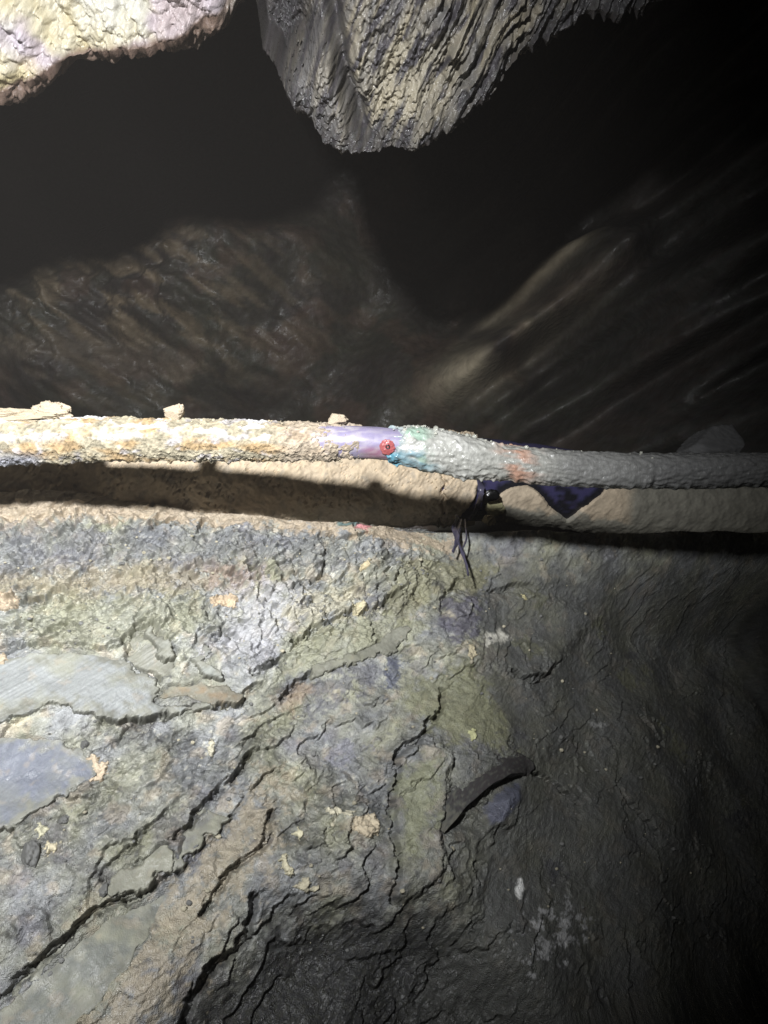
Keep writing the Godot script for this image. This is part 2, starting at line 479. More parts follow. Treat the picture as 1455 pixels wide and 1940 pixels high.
func hose_clay(x: float, a: float, d: Vector3) -> Array:
	var q := Vector3(x, d.y * 0.022, d.z * 0.022)
	var n1 := fb.get_noise_3d(q.x * 55.0, q.y * 55.0, q.z * 55.0)
	var n2 := fb.get_noise_3d(q.x * 190.0, q.y * 190.0, q.z * 190.0)
	var pop := cl.get_noise_3d(q.x * 210.0 + n1 * 0.8, q.y * 210.0, q.z * 210.0)
	var edge := smoothstep(-0.0409, -0.0772, x + 0.075 * n1 + 0.03 * n2 - 0.02 * smoothstep(1.2, 2.4, a))
	var th := 0.0022 + 0.0035 * smoothstep(-0.2375, -0.446, x) + 0.0015 * smoothstep(-0.1013, -0.1848, x) + 0.0028 * n1 + 0.0014 * n2 + 0.0004 * pop
	var under := exp(-pow((a - PI) / 0.42, 2.0))
	th += under * (0.0015 + 0.005 * maxf(0.0, fb.get_noise_2d(x * 110.0, 3.0)))
	th += 0.0016 * exp(-pow(minf(a, TAU - a) / 0.5, 2.0)) * (1.0 + fb.get_noise_2d(x * 90.0, 60.0))
	# cracks of dried clay near the underside
	var cr := absf(sm.get_noise_3d(q.x * 60.0 + n2 * 0.4, q.y * 170.0, q.z * 170.0))
	th -= 0.0018 * (1.0 - smoothstep(0.0, 0.05, cr)) * smoothstep(0.9, 2.2, a)
	th = lerpf(-0.002, th, edge)
	var c := Color(0.31, 0.275, 0.195)
	c = c.lerp(Color(0.3, 0.2, 0.095), smoothstep(0.0, 0.35, fb.get_noise_3d(q.x * 16.0 + 8.0, q.y * 34.0, q.z * 34.0)) * 0.8)
	c = c.lerp(Color(0.55, 0.54, 0.54), smoothstep(0.08, 0.3, fb.get_noise_3d(q.x * 22.0 + 31.0, q.y * 60.0, q.z * 60.0)) * smoothstep(2.0, 1.0, a))
	c = c.lerp(Color(0.36, 0.34, 0.35), smoothstep(0.15, 0.4, fb.get_noise_3d(q.x * 40.0 + 77.0, q.y * 60.0, q.z * 60.0)) * 0.7)
	c = c.lerp(Color(0.24, 0.25, 0.3), smoothstep(-0.363, -0.3911, x) * smoothstep(2.0, 2.7, a) * 0.8)
	c = c.lerp(Color(0.36, 0.29, 0.22), smoothstep(-0.1372, -0.1013, x) * 0.7)
	return [HOSE_R + th, c * maxf(0.3, 1.0 + 0.7 * n2 + 0.5 * n1 - 0.35 * (1.0 - smoothstep(0.0, 0.06, cr))), th < -0.001]

func hose_mud(x: float, a: float, d: Vector3) -> Array:
	var q := Vector3(x, d.y * 0.022, d.z * 0.022)
	var n1 := fb.get_noise_3d(q.x * 26.0 + 90.0, q.y * 62.0, q.z * 62.0)
	var n2 := fb.get_noise_3d(q.x * 170.0 + 90.0, q.y * 170.0, q.z * 170.0)
	var lumpy := maxf(0.0, sm.get_noise_3d(q.x * 100.0, q.y * 130.0, q.z * 130.0 + 50.0)) * smoothstep(-0.15, 0.3, sm.get_noise_2d(x * 22.0, a * 1.5))
	var rear := x + 0.012 * n1 + 0.008 * n2
	var edge := smoothstep(0.0046, 0.029, rear + 0.03 * n1)
	var thick := smoothstep(0.0076, 0.0504, x) * smoothstep(0.1439, 0.0875, x)
	var th := 0.0022 + 0.0045 * thick + 0.0022 * n1 * (0.35 + 0.65 * smoothstep(0.2528, 0.1692, x)) + 0.0007 * n2 * smoothstep(0.2204, 0.1062, x) + 0.0009 * sm.get_noise_3d(q.x * 70.0, q.y * 160.0, q.z * 160.0) + 0.0045 * lumpy * lumpy * (0.35 + 0.65 * smoothstep(0.2204, 0.1062, x))
	th += exp(-pow((a - 2.75) / 0.45, 2.0)) * 0.004 * maxf(0.0, fb.get_noise_2d(x * 60.0, 13.0) + 0.2)
	# a tongue of wet mud under the hose
	th += 0.0035 * exp(-pow((a - 2.3) / 0.5, 2.0)) * smoothstep(0.2076, 0.2658, x) * (1.0 - smoothstep(0.3127, 0.3193, x))
	th = lerpf(-0.002, th, edge)
	var c := Color(0.32, 0.32, 0.29)
	c = c.lerp(Color(0.42, 0.42, 0.39), clampf(0.4 + n1, 0.0, 1.0) * smoothstep(0.1439, 0.0813, x))
	c = c.lerp(Color(0.24, 0.36, 0.28), smoothstep(0.0, 0.3, fb.get_noise_3d(q.x * 30.0, q.y * 50.0, q.z * 50.0)) * smoothstep(0.0627, 0.0381, x) * 0.8)
	c = c.lerp(Color(0.14, 0.26, 0.31), 0.75 * smoothstep(2.1, 2.5, a + 0.9 * n1) * smoothstep(0.0751, 0.0443, x + 0.01 * n1) + 0.5 * smoothstep(0.029, 0.0125, rear))
	c = c.lerp(Color(0.42, 0.235, 0.16), exp(-pow((x - 0.1597 + 0.02 * n1) / 0.02, 2.0)) * clampf(0.3 + 2.2 * n1 + 0.5 * smoothstep(1.4, 2.2, a), 0.0, 0.9))
	c = c.lerp(Color(0.17, 0.17, 0.165), smoothstep(0.1629, 0.2269, x + 0.015 * n1) * 0.85)
	c = c.lerp(Color(0.1, 0.1, 0.1), smoothstep(0.2528, 0.3509, x) * 0.7)
	return [HOSE_R + th, c * (1.0 + 0.3 * n2), th < -0.001]

const BLUE_R := 0.07
func blue_tube(x: float, a: float, d: Vector3) -> Array:
	var dirt_and_edge_shade := smoothstep(0.05, 0.4, fb.get_noise_2d(x * 18.0, a * 2.2 + 4.0))
	if x > 0.1476 and x < 0.4687 and a > 0.3 and a < 3.0:
		dirt_and_edge_shade = maxf(dirt_and_edge_shade, smoothstep(-0.016, -0.005, inside(crust_right_flat, Vector2(x, a * BLUE_R)) + 0.003 * sm.get_noise_2d(x * 60.0, a * 5.0)) * 1.25)  # shade along the crust edge painted black on the tube
	return [BLUE_R + 0.0006 * sm.get_noise_2d(x * 12.0, a * 2.0), Color(0.045, 0.042, 0.1).lerp(Color(0.012, 0.012, 0.013), minf(dirt_and_edge_shade, 1.0) * 0.95), false]

var crust_left := [Vector2(-0.7169, 0.1315), Vector2(0.1559, 0.2486), Vector2(0.1565, 1.0759), Vector2(0.1545, 1.4909), Vector2(0.148, 1.9195), Vector2(0.1332, 2.3681), Vector2(0.1149, 2.8694), Vector2(0.1131, 2.9), Vector2(-0.7222, 2.9)]
var crust_right := [Vector2(0.1665, 2.9), Vector2(0.167, 2.4759), Vector2(0.1765, 2.1425), Vector2(0.1914, 1.8474), Vector2(0.2056, 1.737), Vector2(0.2347, 1.6274), Vector2(0.2556, 1.8307), Vector2(0.2824, 2.1701), Vector2(0.3109, 2.4603), Vector2(0.3354, 2.0472), Vector2(0.3667, 1.6258), Vector2(0.3894, 1.3017), Vector2(0.4278, 0.6978), Vector2(0.4964, 0.15), Vector2(1.2801, 0.15), Vector2(1.2801, 2.9), Vector2(0.4546, 2.9)]
func dry_crust(x: float, a: float, d: Vector3) -> Array:
	var q := Vector2(x, a * BLUE_R)
	var n1 := fb.get_noise_2d(q.x * 30.0, q.y * 30.0)
	var n2 := fb.get_noise_2d(q.x * 160.0, q.y * 160.0)
	var e := 0.05
	if a < 0.3 or a > 3.0:
		e = 0.05 if x < 0.1521 else -0.05
	else:
		e = inside(crust_left_flat, q) + 0.002 * n1 + 0.001 * n2
	var th := lerpf(-0.004, 0.0085 + 0.006 * n1 + 0.0016 * n2, smoothstep(-0.001, 0.004, e))
	var cr := absf(sm.get_noise_2d(q.x * 34.0 + 0.9 * n1 + 12.0, q.y * 26.0 + 1.2 * n2))
	var where := smoothstep(-0.2, 0.1, sm.get_noise_2d(q.x * 14.0, q.y * 14.0 + 9.0))
	th -= 0.0065 * (1.0 - smoothstep(0.0, 0.05, cr)) * where * smoothstep(0.0, 0.006, e)
	# the seam where a block of clay has pulled away near the end of the crust
	var seam := absf(x - 0.0931 + 0.008 * fb.get_noise_2d(q.y * 60.0, 5.0))
	th -= 0.008 * (1.0 - smoothstep(0.001, 0.004, seam))
	th += 0.0025 * smoothstep(0.02, 0.003, seam) * absf(n2)
	var c := (CLAY * 1.15).lerp(Color(0.56, 0.45, 0.31), clampf(0.5 + n1, 0.0, 1.0))
	c = c.lerp(Color(0.33, 0.29, 0.23), smoothstep(0.2, 0.45, fb.get_noise_2d(q.x * 36.0, q.y * 36.0 + 55.0)) * 0.6)
	return [BLUE_R + th, c * (1.0 + 0.14 * n2), e < -0.004]

func grey_crust(x: float, a: float, d: Vector3) -> Array:
	var q := Vector2(x, a * BLUE_R)
	var n1 := fb.get_noise_2d(q.x * 30.0 + 20.0, q.y * 30.0)
	var n2 := fb.get_noise_2d(q.x * 150.0 + 20.0, q.y * 150.0)
	var e := 0.05 if x > 0.4281 else -0.05
	if a >= 0.3 and a <= 3.0:
		e = inside(crust_right_flat, q) + 0.0022 * n1 + 0.001 * n2
	var th := lerpf(-0.004, 0.006 + 0.003 * n1 + 0.001 * n2, smoothstep(-0.001, 0.003, e))
	var dry := smoothstep(0.4385, 0.4022, x + 0.01 * n1) * smoothstep(2.35, 2.15, a + 0.25 * n1)
	var c := Color(0.2, 0.19, 0.155).lerp(CLAY * 1.1, dry)
	return [BLUE_R + th, c * (1.0 + 0.25 * n1 + 0.15 * n2), e < -0.004]

var crust_left_flat := []
var crust_right_flat := []

# ---------------------------------------------------------------- the cave around
# far chamber: a wall seen from the passage, its depth given over x and y
func chamber_z(x: float, y: float) -> float:
	var z := -2.7 + 0.16 * sm.get_noise_2d(x * 1.3, y * 1.6)
	# the right side comes forward in ridges that rise towards the viewer
	var side := smoothstep(-0.05, 1.25, x - 0.25 * y)
	z += 1.35 * side
	var ax := x * 0.83 + y * 0.56
	var ay := -x * 0.56 + y * 0.83
	z += 0.16 * smoothstep(0.0, 0.7, x) * sm.get_noise_2d(ax * 1.6 + 4.0, ay * 7.5)
	z += 0.022 * fb.get_noise_2d(ax * 3.0, ay * 10.0) * smoothstep(-0.1, 0.5, x) * (0.3 + smoothstep(-0.2, 0.4, fb.get_noise_2d(x * 1.8 + 9.0, y * 1.8)))
	# left: a brow of splintered rock
	var bx := x * 0.86 - y * 0.5
	var by := x * 0.5 + y * 0.86
	z += 0.3 * exp(-pow((x + 0.95) / 0.6, 2.0) - pow((y - 0.72) / 0.3, 2.0))
	z += 0.06 * exp(-pow((x + 0.85) / 0.5, 2.0) - pow((y - 0.7) / 0.3, 2.0)) * fb.get_noise_2d(bx * 5.0 + 0.8 * fb.get_noise_2d(x * 4.0, y * 4.0), by * 11.0)
	z += 0.09 * sm.get_noise_2d(x * 1.9, y * 1.9 + 70.0)
	# right: the near spur
	z += 0.34 * exp(-pow((ax - 0.58) / 0.22, 2.0) - pow((ay - 0.225) / 0.075, 2.0))
	z += 0.16 * exp(-pow((ax - 0.8) / 0.24, 2.0) - pow((ay - 0.34) / 0.035, 2.0))
	z += 0.045 * sm.get_noise_2d(x * 3.0, y * 3.0 + 20.0) + 0.02 * fb.get_noise_2d(x * 4.0, y * 4.0 + 20.0) + 0.006 * fb.get_noise_2d(x * 26.0, y * 26.0)
	return z

func chamber() -> void:
	var nu := 480
	var nv := 320
	var P := PackedVector3Array()
	var C := PackedColorArray()
	P.resize(nu * nv)
	C.resize(nu * nv)
	for j in nv:
		var y := 1.75 - 2.5 * j / (nv - 1)
		for i in nu:
			var x := -2.3 + 4.5 * i / (nu - 1)
			var z := chamber_z(x, y)
			P[j * nu + i] = Vector3(x, y, z)
			var n := fb.get_noise_2d(x * 3.0, y * 3.0)
			var ax := x * 0.83 + y * 0.56
			var ay := -x * 0.56 + y * 0.83
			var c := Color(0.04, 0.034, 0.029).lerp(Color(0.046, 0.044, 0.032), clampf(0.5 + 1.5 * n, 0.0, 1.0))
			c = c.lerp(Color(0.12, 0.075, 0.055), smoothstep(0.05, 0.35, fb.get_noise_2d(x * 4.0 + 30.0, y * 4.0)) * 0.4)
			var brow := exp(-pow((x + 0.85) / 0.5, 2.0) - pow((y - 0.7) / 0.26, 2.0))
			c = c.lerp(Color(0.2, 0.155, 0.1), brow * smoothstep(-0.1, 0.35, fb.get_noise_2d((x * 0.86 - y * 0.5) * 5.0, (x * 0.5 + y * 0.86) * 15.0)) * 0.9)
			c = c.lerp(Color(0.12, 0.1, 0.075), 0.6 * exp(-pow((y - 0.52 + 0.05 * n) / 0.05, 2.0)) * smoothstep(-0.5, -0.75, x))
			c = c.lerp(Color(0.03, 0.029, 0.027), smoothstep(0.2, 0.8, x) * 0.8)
			var spur := exp(-pow((ax - 0.55) / 0.2, 2.0) - pow((ay - 0.225) / 0.075, 2.0)) + 0.8 * exp(-pow((ax - 0.76) / 0.16, 2.0) - pow((ay - 0.335) / 0.025, 2.0))
			c = c.lerp(Color(0.56, 0.48, 0.34), minf(spur, 1.0) * clampf(0.7 + 1.2 * n, 0.0, 1.0))  # spur coloured pale to read as lit, a painted highlight
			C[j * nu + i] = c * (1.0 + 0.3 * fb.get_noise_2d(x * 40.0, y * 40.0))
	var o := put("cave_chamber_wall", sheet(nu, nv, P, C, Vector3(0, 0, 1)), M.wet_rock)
	o.set_meta("kind", "structure")

# the roof near the viewer hangs down in two bulges; each row runs from above the viewer down to the lip and back up behind it
var lip_rows := [Vector2(-1.4, 0.5), Vector2(-0.75, 0.51), Vector2(-0.5, 0.545), Vector2(-0.4, 0.59), Vector2(-0.33, 0.605), Vector2(-0.27, 0.615), Vector2(-0.215, 0.645), Vector2(-0.19, 0.675), Vector2(-0.172, 0.675), Vector2(-0.155, 0.6), Vector2(-0.11, 0.525), Vector2(-0.075, 0.478), Vector2(-0.02, 0.463), Vector2(0.03, 0.468), Vector2(0.08, 0.495), Vector2(0.13, 0.535), Vector2(0.19, 0.605), Vector2(0.28, 0.655), Vector2(0.5, 0.69), Vector2(1.4, 0.7)]
func lip(x: float) -> float:
	for k in lip_rows.size() - 1:
		var a: Vector2 = lip_rows[k]
		var b: Vector2 = lip_rows[k + 1]
		if x <= b.x:
			return lerpf(a.y, b.y, smoothstep(0.0, 1.0, clampf((x - a.x) / (b.x - a.x), 0.0, 1.0)))
	return 0.7

func roof() -> void:
	var xs := PackedFloat32Array()
	var x := -1.5
	while x < 1.5:
		xs.append(x)
		x += 0.0016 if x > -0.62 and x < 0.5 else 0.012
	var nu := xs.size()
	var nv := 300
	var P := PackedVector3Array()
	var C := PackedColorArray()
	P.resize(nu * nv)
	C.resize(nu * nv)
	for i in nu:
		x = xs[i]
		var ly := lip(x) + 0.006 * fb.get_noise_2d(x * 14.0, 2.0)
		var left := smoothstep(-0.16, -0.22, x)
		var mid := 1.0 - left
		for j in nv:
			# front face in the first 240 rows, underside and back in the rest
			var p: Vector3
			var nrm: Vector3
			if j < 240:
				var w := j / 239.0
				p = Vector3(x, ly + 0.32 * pow(1.0 - w, 1.15), -1.0 + 0.3 * (1.0 - w) * (0.55 + 0.45 * (1.0 - w)))
				nrm = Vector3(0, -0.55 - 0.3 * w, 0.7).normalized()
			else:
				var w := (j - 239) / 60.0
				p = Vector3(x, ly + (0.05 * w * left + (0.1 * w) * mid + 0.75 * w * w * w), -1.0 - 0.16 * w - 0.12 * w * w)
				nrm = Vector3(0, -1.0, 0.2 - 0.5 * w).normalized()
			var u := p.x
			var v := p.y * 1.2 - p.z * 0.35
			var h := 0.02 * sm.get_noise_2d(u * 9.0, v * 9.0) + 0.006 * fb.get_noise_2d(u * 40.0, v * 40.0)
			var n3 := fb.get_noise_3d(p.x * 150.0, p.y * 150.0, p.z * 150.0)
			var c := Color(0.27, 0.25, 0.22)
			# left: knobbly cream flowstone
			var pop := 1.0 + cl.get_noise_3d(p.x * 46.0 + 0.25 * n3, p.y * 46.0, p.z * 46.0)
			var pop2 := 1.0 + cl.get_noise_3d(p.x * 105.0, p.y * 105.0 + 30.0, p.z * 105.0)
			if left > 0.0:
				h += left * (0.022 * (0.4 - pop * pop) + 0.009 * (0.4 - pop2 * pop2) + 0.002 * n3 + 0.018 * maxf(0.0, fb.get_noise_2d(u * 16.0, v * 16.0)))
				var lilac := smoothstep(0.0, 0.28, fb.get_noise_2d(u * 6.0 + 3.0, v * 8.0) + 0.6 * smoothstep(-0.36, -0.24, u) * smoothstep(0.56, 0.6, p.y) - 0.22)
				var lc := Color(0.46, 0.395, 0.23).lerp(Color(0.5, 0.485, 0.42), clampf(0.5 + 1.3 * fb.get_noise_2d(u * 12.0, v * 12.0 + 5.0), 0.0, 1.0))
				lc = lc.lerp(Color(0.36, 0.3, 0.385), lilac * 0.65)
				lc *= 0.82
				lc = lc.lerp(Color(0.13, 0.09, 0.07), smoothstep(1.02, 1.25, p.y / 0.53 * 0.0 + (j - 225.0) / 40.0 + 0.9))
				c = c.lerp(lc, left)
			if mid > 0.0:
				# right: grey rock fluted towards the right, pitted on the left of the bulge
				var fl := smoothstep(0.0, 0.12, u)
				var lean := u - 0.55 * (0.62 - p.y) * 0.0 + (p.y - 0.5) * -0.62
				var flute := sm.get_noise_2d(lean * 75.0 + 0.8 * fb.get_noise_2d(u * 14.0, v * 9.0), v * 7.0) + 0.5 * sm.get_noise_2d(lean * 170.0, v * 14.0)
				h += mid * fl * (0.008 + 0.01 * smoothstep(-0.2, 0.4, fb.get_noise_2d(u * 12.0, v * 12.0 + 60.0))) * flute
				h += mid * 0.004 * n3 + mid * 0.005 * fb.get_noise_2d(u * 70.0, v * 70.0 + 8.0)
				h += mid * (1.0 - fl) * (0.006 * (0.6 - pop2) + 0.004 * n3 + 0.008 * fb.get_noise_2d(u * 60.0, v * 34.0))
				# a rib and a groove; the streak of shade is painted into the groove
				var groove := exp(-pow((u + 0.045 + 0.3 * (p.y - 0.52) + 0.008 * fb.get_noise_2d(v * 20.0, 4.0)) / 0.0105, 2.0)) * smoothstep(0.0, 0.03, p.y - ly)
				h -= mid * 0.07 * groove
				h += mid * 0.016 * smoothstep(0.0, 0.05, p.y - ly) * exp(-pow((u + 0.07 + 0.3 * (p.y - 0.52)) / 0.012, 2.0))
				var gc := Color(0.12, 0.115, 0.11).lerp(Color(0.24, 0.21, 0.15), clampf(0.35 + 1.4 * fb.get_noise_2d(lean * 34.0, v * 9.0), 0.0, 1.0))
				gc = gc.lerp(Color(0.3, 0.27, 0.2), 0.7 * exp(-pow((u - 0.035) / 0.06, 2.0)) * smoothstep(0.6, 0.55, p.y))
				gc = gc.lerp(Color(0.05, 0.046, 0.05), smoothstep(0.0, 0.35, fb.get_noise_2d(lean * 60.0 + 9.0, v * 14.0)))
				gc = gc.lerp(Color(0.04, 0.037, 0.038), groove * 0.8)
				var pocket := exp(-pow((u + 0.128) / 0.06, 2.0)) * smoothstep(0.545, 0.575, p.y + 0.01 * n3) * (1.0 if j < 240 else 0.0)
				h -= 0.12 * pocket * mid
				gc = gc.lerp(Color(0.03, 0.028, 0.03), pocket)  # shadow of the left bulge painted near black in the pocket
				gc = gc.lerp(Color(0.035, 0.033, 0.034), smoothstep(0.05, 0.0, p.y - ly + 0.03 * fb.get_noise_2d(lean * 50.0, v * 10.0)) * 0.9)  # lip darkened so the lit area fades, shading put into the colour
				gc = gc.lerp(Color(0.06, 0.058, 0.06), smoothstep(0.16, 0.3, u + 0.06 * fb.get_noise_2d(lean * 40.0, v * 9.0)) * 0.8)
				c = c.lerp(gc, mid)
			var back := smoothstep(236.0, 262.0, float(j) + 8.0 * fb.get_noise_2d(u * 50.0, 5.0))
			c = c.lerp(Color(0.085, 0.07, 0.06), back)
			h *= 1.0 - 0.6 * back
			P[j * nu + i] = p + nrm * h
			C[j * nu + i] = c * (1.0 + 0.22 * n3)
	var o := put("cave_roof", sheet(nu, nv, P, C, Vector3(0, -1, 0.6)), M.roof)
	o.set_meta("kind", "structure")

# plain rock that closes the passage where the photograph does not look: side walls, the roof overhead, the wall behind, the floor
func shell(called: String, origin: Vector3, e1: Vector3, e2: Vector3, facing: Vector3) -> void:
	var nu := 70
	var nv := 70
	var P := PackedVector3Array()
	var C := PackedColorArray()
	for j in nv:
		for i in nu:
			var p := origin + e1 * (i / 69.0) + e2 * (j / 69.0)
			p += facing * (0.09 * fb.get_noise_3d(p.x * 3.0, p.y * 3.0, p.z * 3.0))
			P.append(p)
			C.append(Color(0.09, 0.085, 0.075) * (1.0 + 0.5 * fb.get_noise_3d(p.x * 8.0, p.y * 8.0, p.z * 8.0)))
	var o := put(called, sheet(nu, nv, P, C, facing), M.wet_rock)
	o.set_meta("kind", "structure")

func scatter(parent: Node, called: String, spots: Array, meshes_seed: int, color: Color, material: Material) -> void:
	var mm := MultiMesh.new()
	mm.transform_format = MultiMesh.TRANSFORM_3D
	mm.use_colors = true
	mm.mesh = lump(Vector3.ONE, meshes_seed, Color(1, 1, 1), 0.3, 3, 8)
	mm.instance_count = spots.size()
	for k in spots.size():
		var b := Basis.from_euler(Vector3(rng.randf() * TAU, rng.randf() * TAU, rng.randf() * TAU)).scaled(Vector3(1, rng.randf_range(0.6, 1.0), 1) * spots[k][1])
		mm.set_instance_transform(k, Transform3D(b, spots[k][0]))
		mm.set_instance_color(k, spots[k][2] * rng.randf_range(0.75, 1.2))
	var o := MultiMeshInstance3D.new()
	o.name = called
	o.multimesh = mm
	o.material_override = material
	o.set_meta("kind", "stuff")
	parent.add_child(o, true)

func strip_mesh(pts: Array, wide: float, home: Vector3) -> ArrayMesh:
	var n := 26
	var P := PackedVector3Array()
	var C := PackedColorArray()
	for i in n:
		var f := float(i) / (n - 1) * (pts.size() - 1)
		var k := mini(int(f), pts.size() - 2)
		var a: Vector3 = pts[maxi(k - 1, 0)]
		var d: Vector3 = pts[mini(k + 2, pts.size() - 1)]
		var c: Vector3 = pts[k]
		c = c.cubic_interpolate(pts[k + 1], a, d, f - k)
		var along: Vector3 = (pts[k + 1] - pts[k]).normalized()
		var turn := 0.9 * sin(i * 0.35 + wide * 300.0)
		var across := along.cross(Vector3(0, 0, 1)).normalized().rotated(along, turn)
		var thin := along.cross(across).normalized() * 0.0006
		var w := wide * 0.5 * (1.0 - 0.55 * float(i) / n) * (1.0 + 0.5 * fb.get_noise_2d(i * 0.4, wide * 900.0))
		for q in [across * w + thin, across * w - thin, thin * -1.6, across * -w - thin, across * -w + thin, thin * 1.6, across * w + thin]:
			P.append(c + q - home)
			C.append(Color(0.06, 0.055, 0.09))
	return sheet(7, n, P, C, P[8] - P[11])

func strip(parent: Node3D, pts: Array, wide: float) -> void:
	put("strand", strip_mesh(pts, wide, parent.position), M.plastic, parent)

func place_pebble(s: float, t: float, wide: float, tall: float, label: String) -> void:
	var size := Vector3(wide, tall, minf(wide, tall) * 0.8)
	var o := put("pebble", lump(size, int(s * 9000.0) % 97, Color(0.085, 0.085, 0.08), 0.45, 7, 22), M.stone)
	o.position = on_slope(s, t, surface_height(s, t) + size.z * 0.25)
	o.basis = Basis(SLOPE_S, -SLOPE_T, SLOPE_N)
	tag(o, label, "pebble", "pebbles on the slope")


# a slim curved strip on the slope, thick in the middle, its ends running into the rock
func band(called: String, pts: Array, wide: float, label: String) -> void:
	var mid: Vector2 = pts[pts.size() / 2]
	var home := on_slope(mid.x, mid.y, surface_height(mid.x, mid.y))
	var n := 90
	var m := 22
	# it bridges the small unevenness under it
	var lie := PackedFloat32Array()
	for i in n:
		var g := clampf(float(i) / (n - 1), 0.0, 0.999) * (pts.size() - 1)
		var total := 0.0
		for k in 25:
			var c := clampf(g + (k - 12) * 0.1, 0.0, pts.size() - 1.01)
			var at: Vector2 = pts[int(c)]
			at = at.lerp(pts[int(c) + 1], c - int(c))
			total += surface_height(at.x, at.y)
		lie.append(total / 25.0)
	var P := PackedVector3Array()
	var C := PackedColorArray()
	for i in n:
		var f := float(i) / (n - 1)
		var g := f * (pts.size() - 1)
		var k := mini(int(g), pts.size() - 2)
		var a: Vector2 = pts[maxi(k - 1, 0)]
		var d: Vector2 = pts[mini(k + 2, pts.size() - 1)]
		var p: Vector2 = pts[k]
		var e := p.cubic_interpolate(pts[k + 1], a, d, minf(g - k + 0.02, 1.02))
		p = p.cubic_interpolate(pts[k + 1], a, d, g - k)
		var across := (e - p).normalized().rotated(PI / 2.0)
		var w := wide * 0.5 * (0.3 + 0.7 * sqrt(sin(PI * clampf(f, 0.02, 0.98)))) * (1.0 + 0.12 * sm.get_noise_2d(f * 6.0, 2.0))
		for j in m:
			var u := 2.0 * j / (m - 1) - 1.0
			var q := p + across * (w * u)
			# rises slowly on the upper side, breaks off on the lower
			var h := 0.006 * sin(PI * f) * (0.3 + 0.7 * (u * 0.5 + 0.5)) + 0.0007 * fb.get_noise_2d(f * 40.0, u * 6.0)
			if j == 0 or j == m - 1:
				h = -0.012
			P.append(on_slope(q.x, q.y, lie[i] + h) - home)
			C.append(Color(0.032, 0.031, 0.031).lerp(Color(0.1, 0.1, 0.08), clampf(smoothstep(0.3, 0.0, f + 0.3 * fb.get_noise_2d(f * 9.0, u * 2.0)) + 1.5 * maxf(0.0, fb.get_noise_2d(f * 24.0, u * 3.0) - 0.15), 0.0, 0.8)))
	var o := put(called, sheet(m, n, P, C, SLOPE_N), M.stone)
	o.position = home
	tag(o, label, "strip")

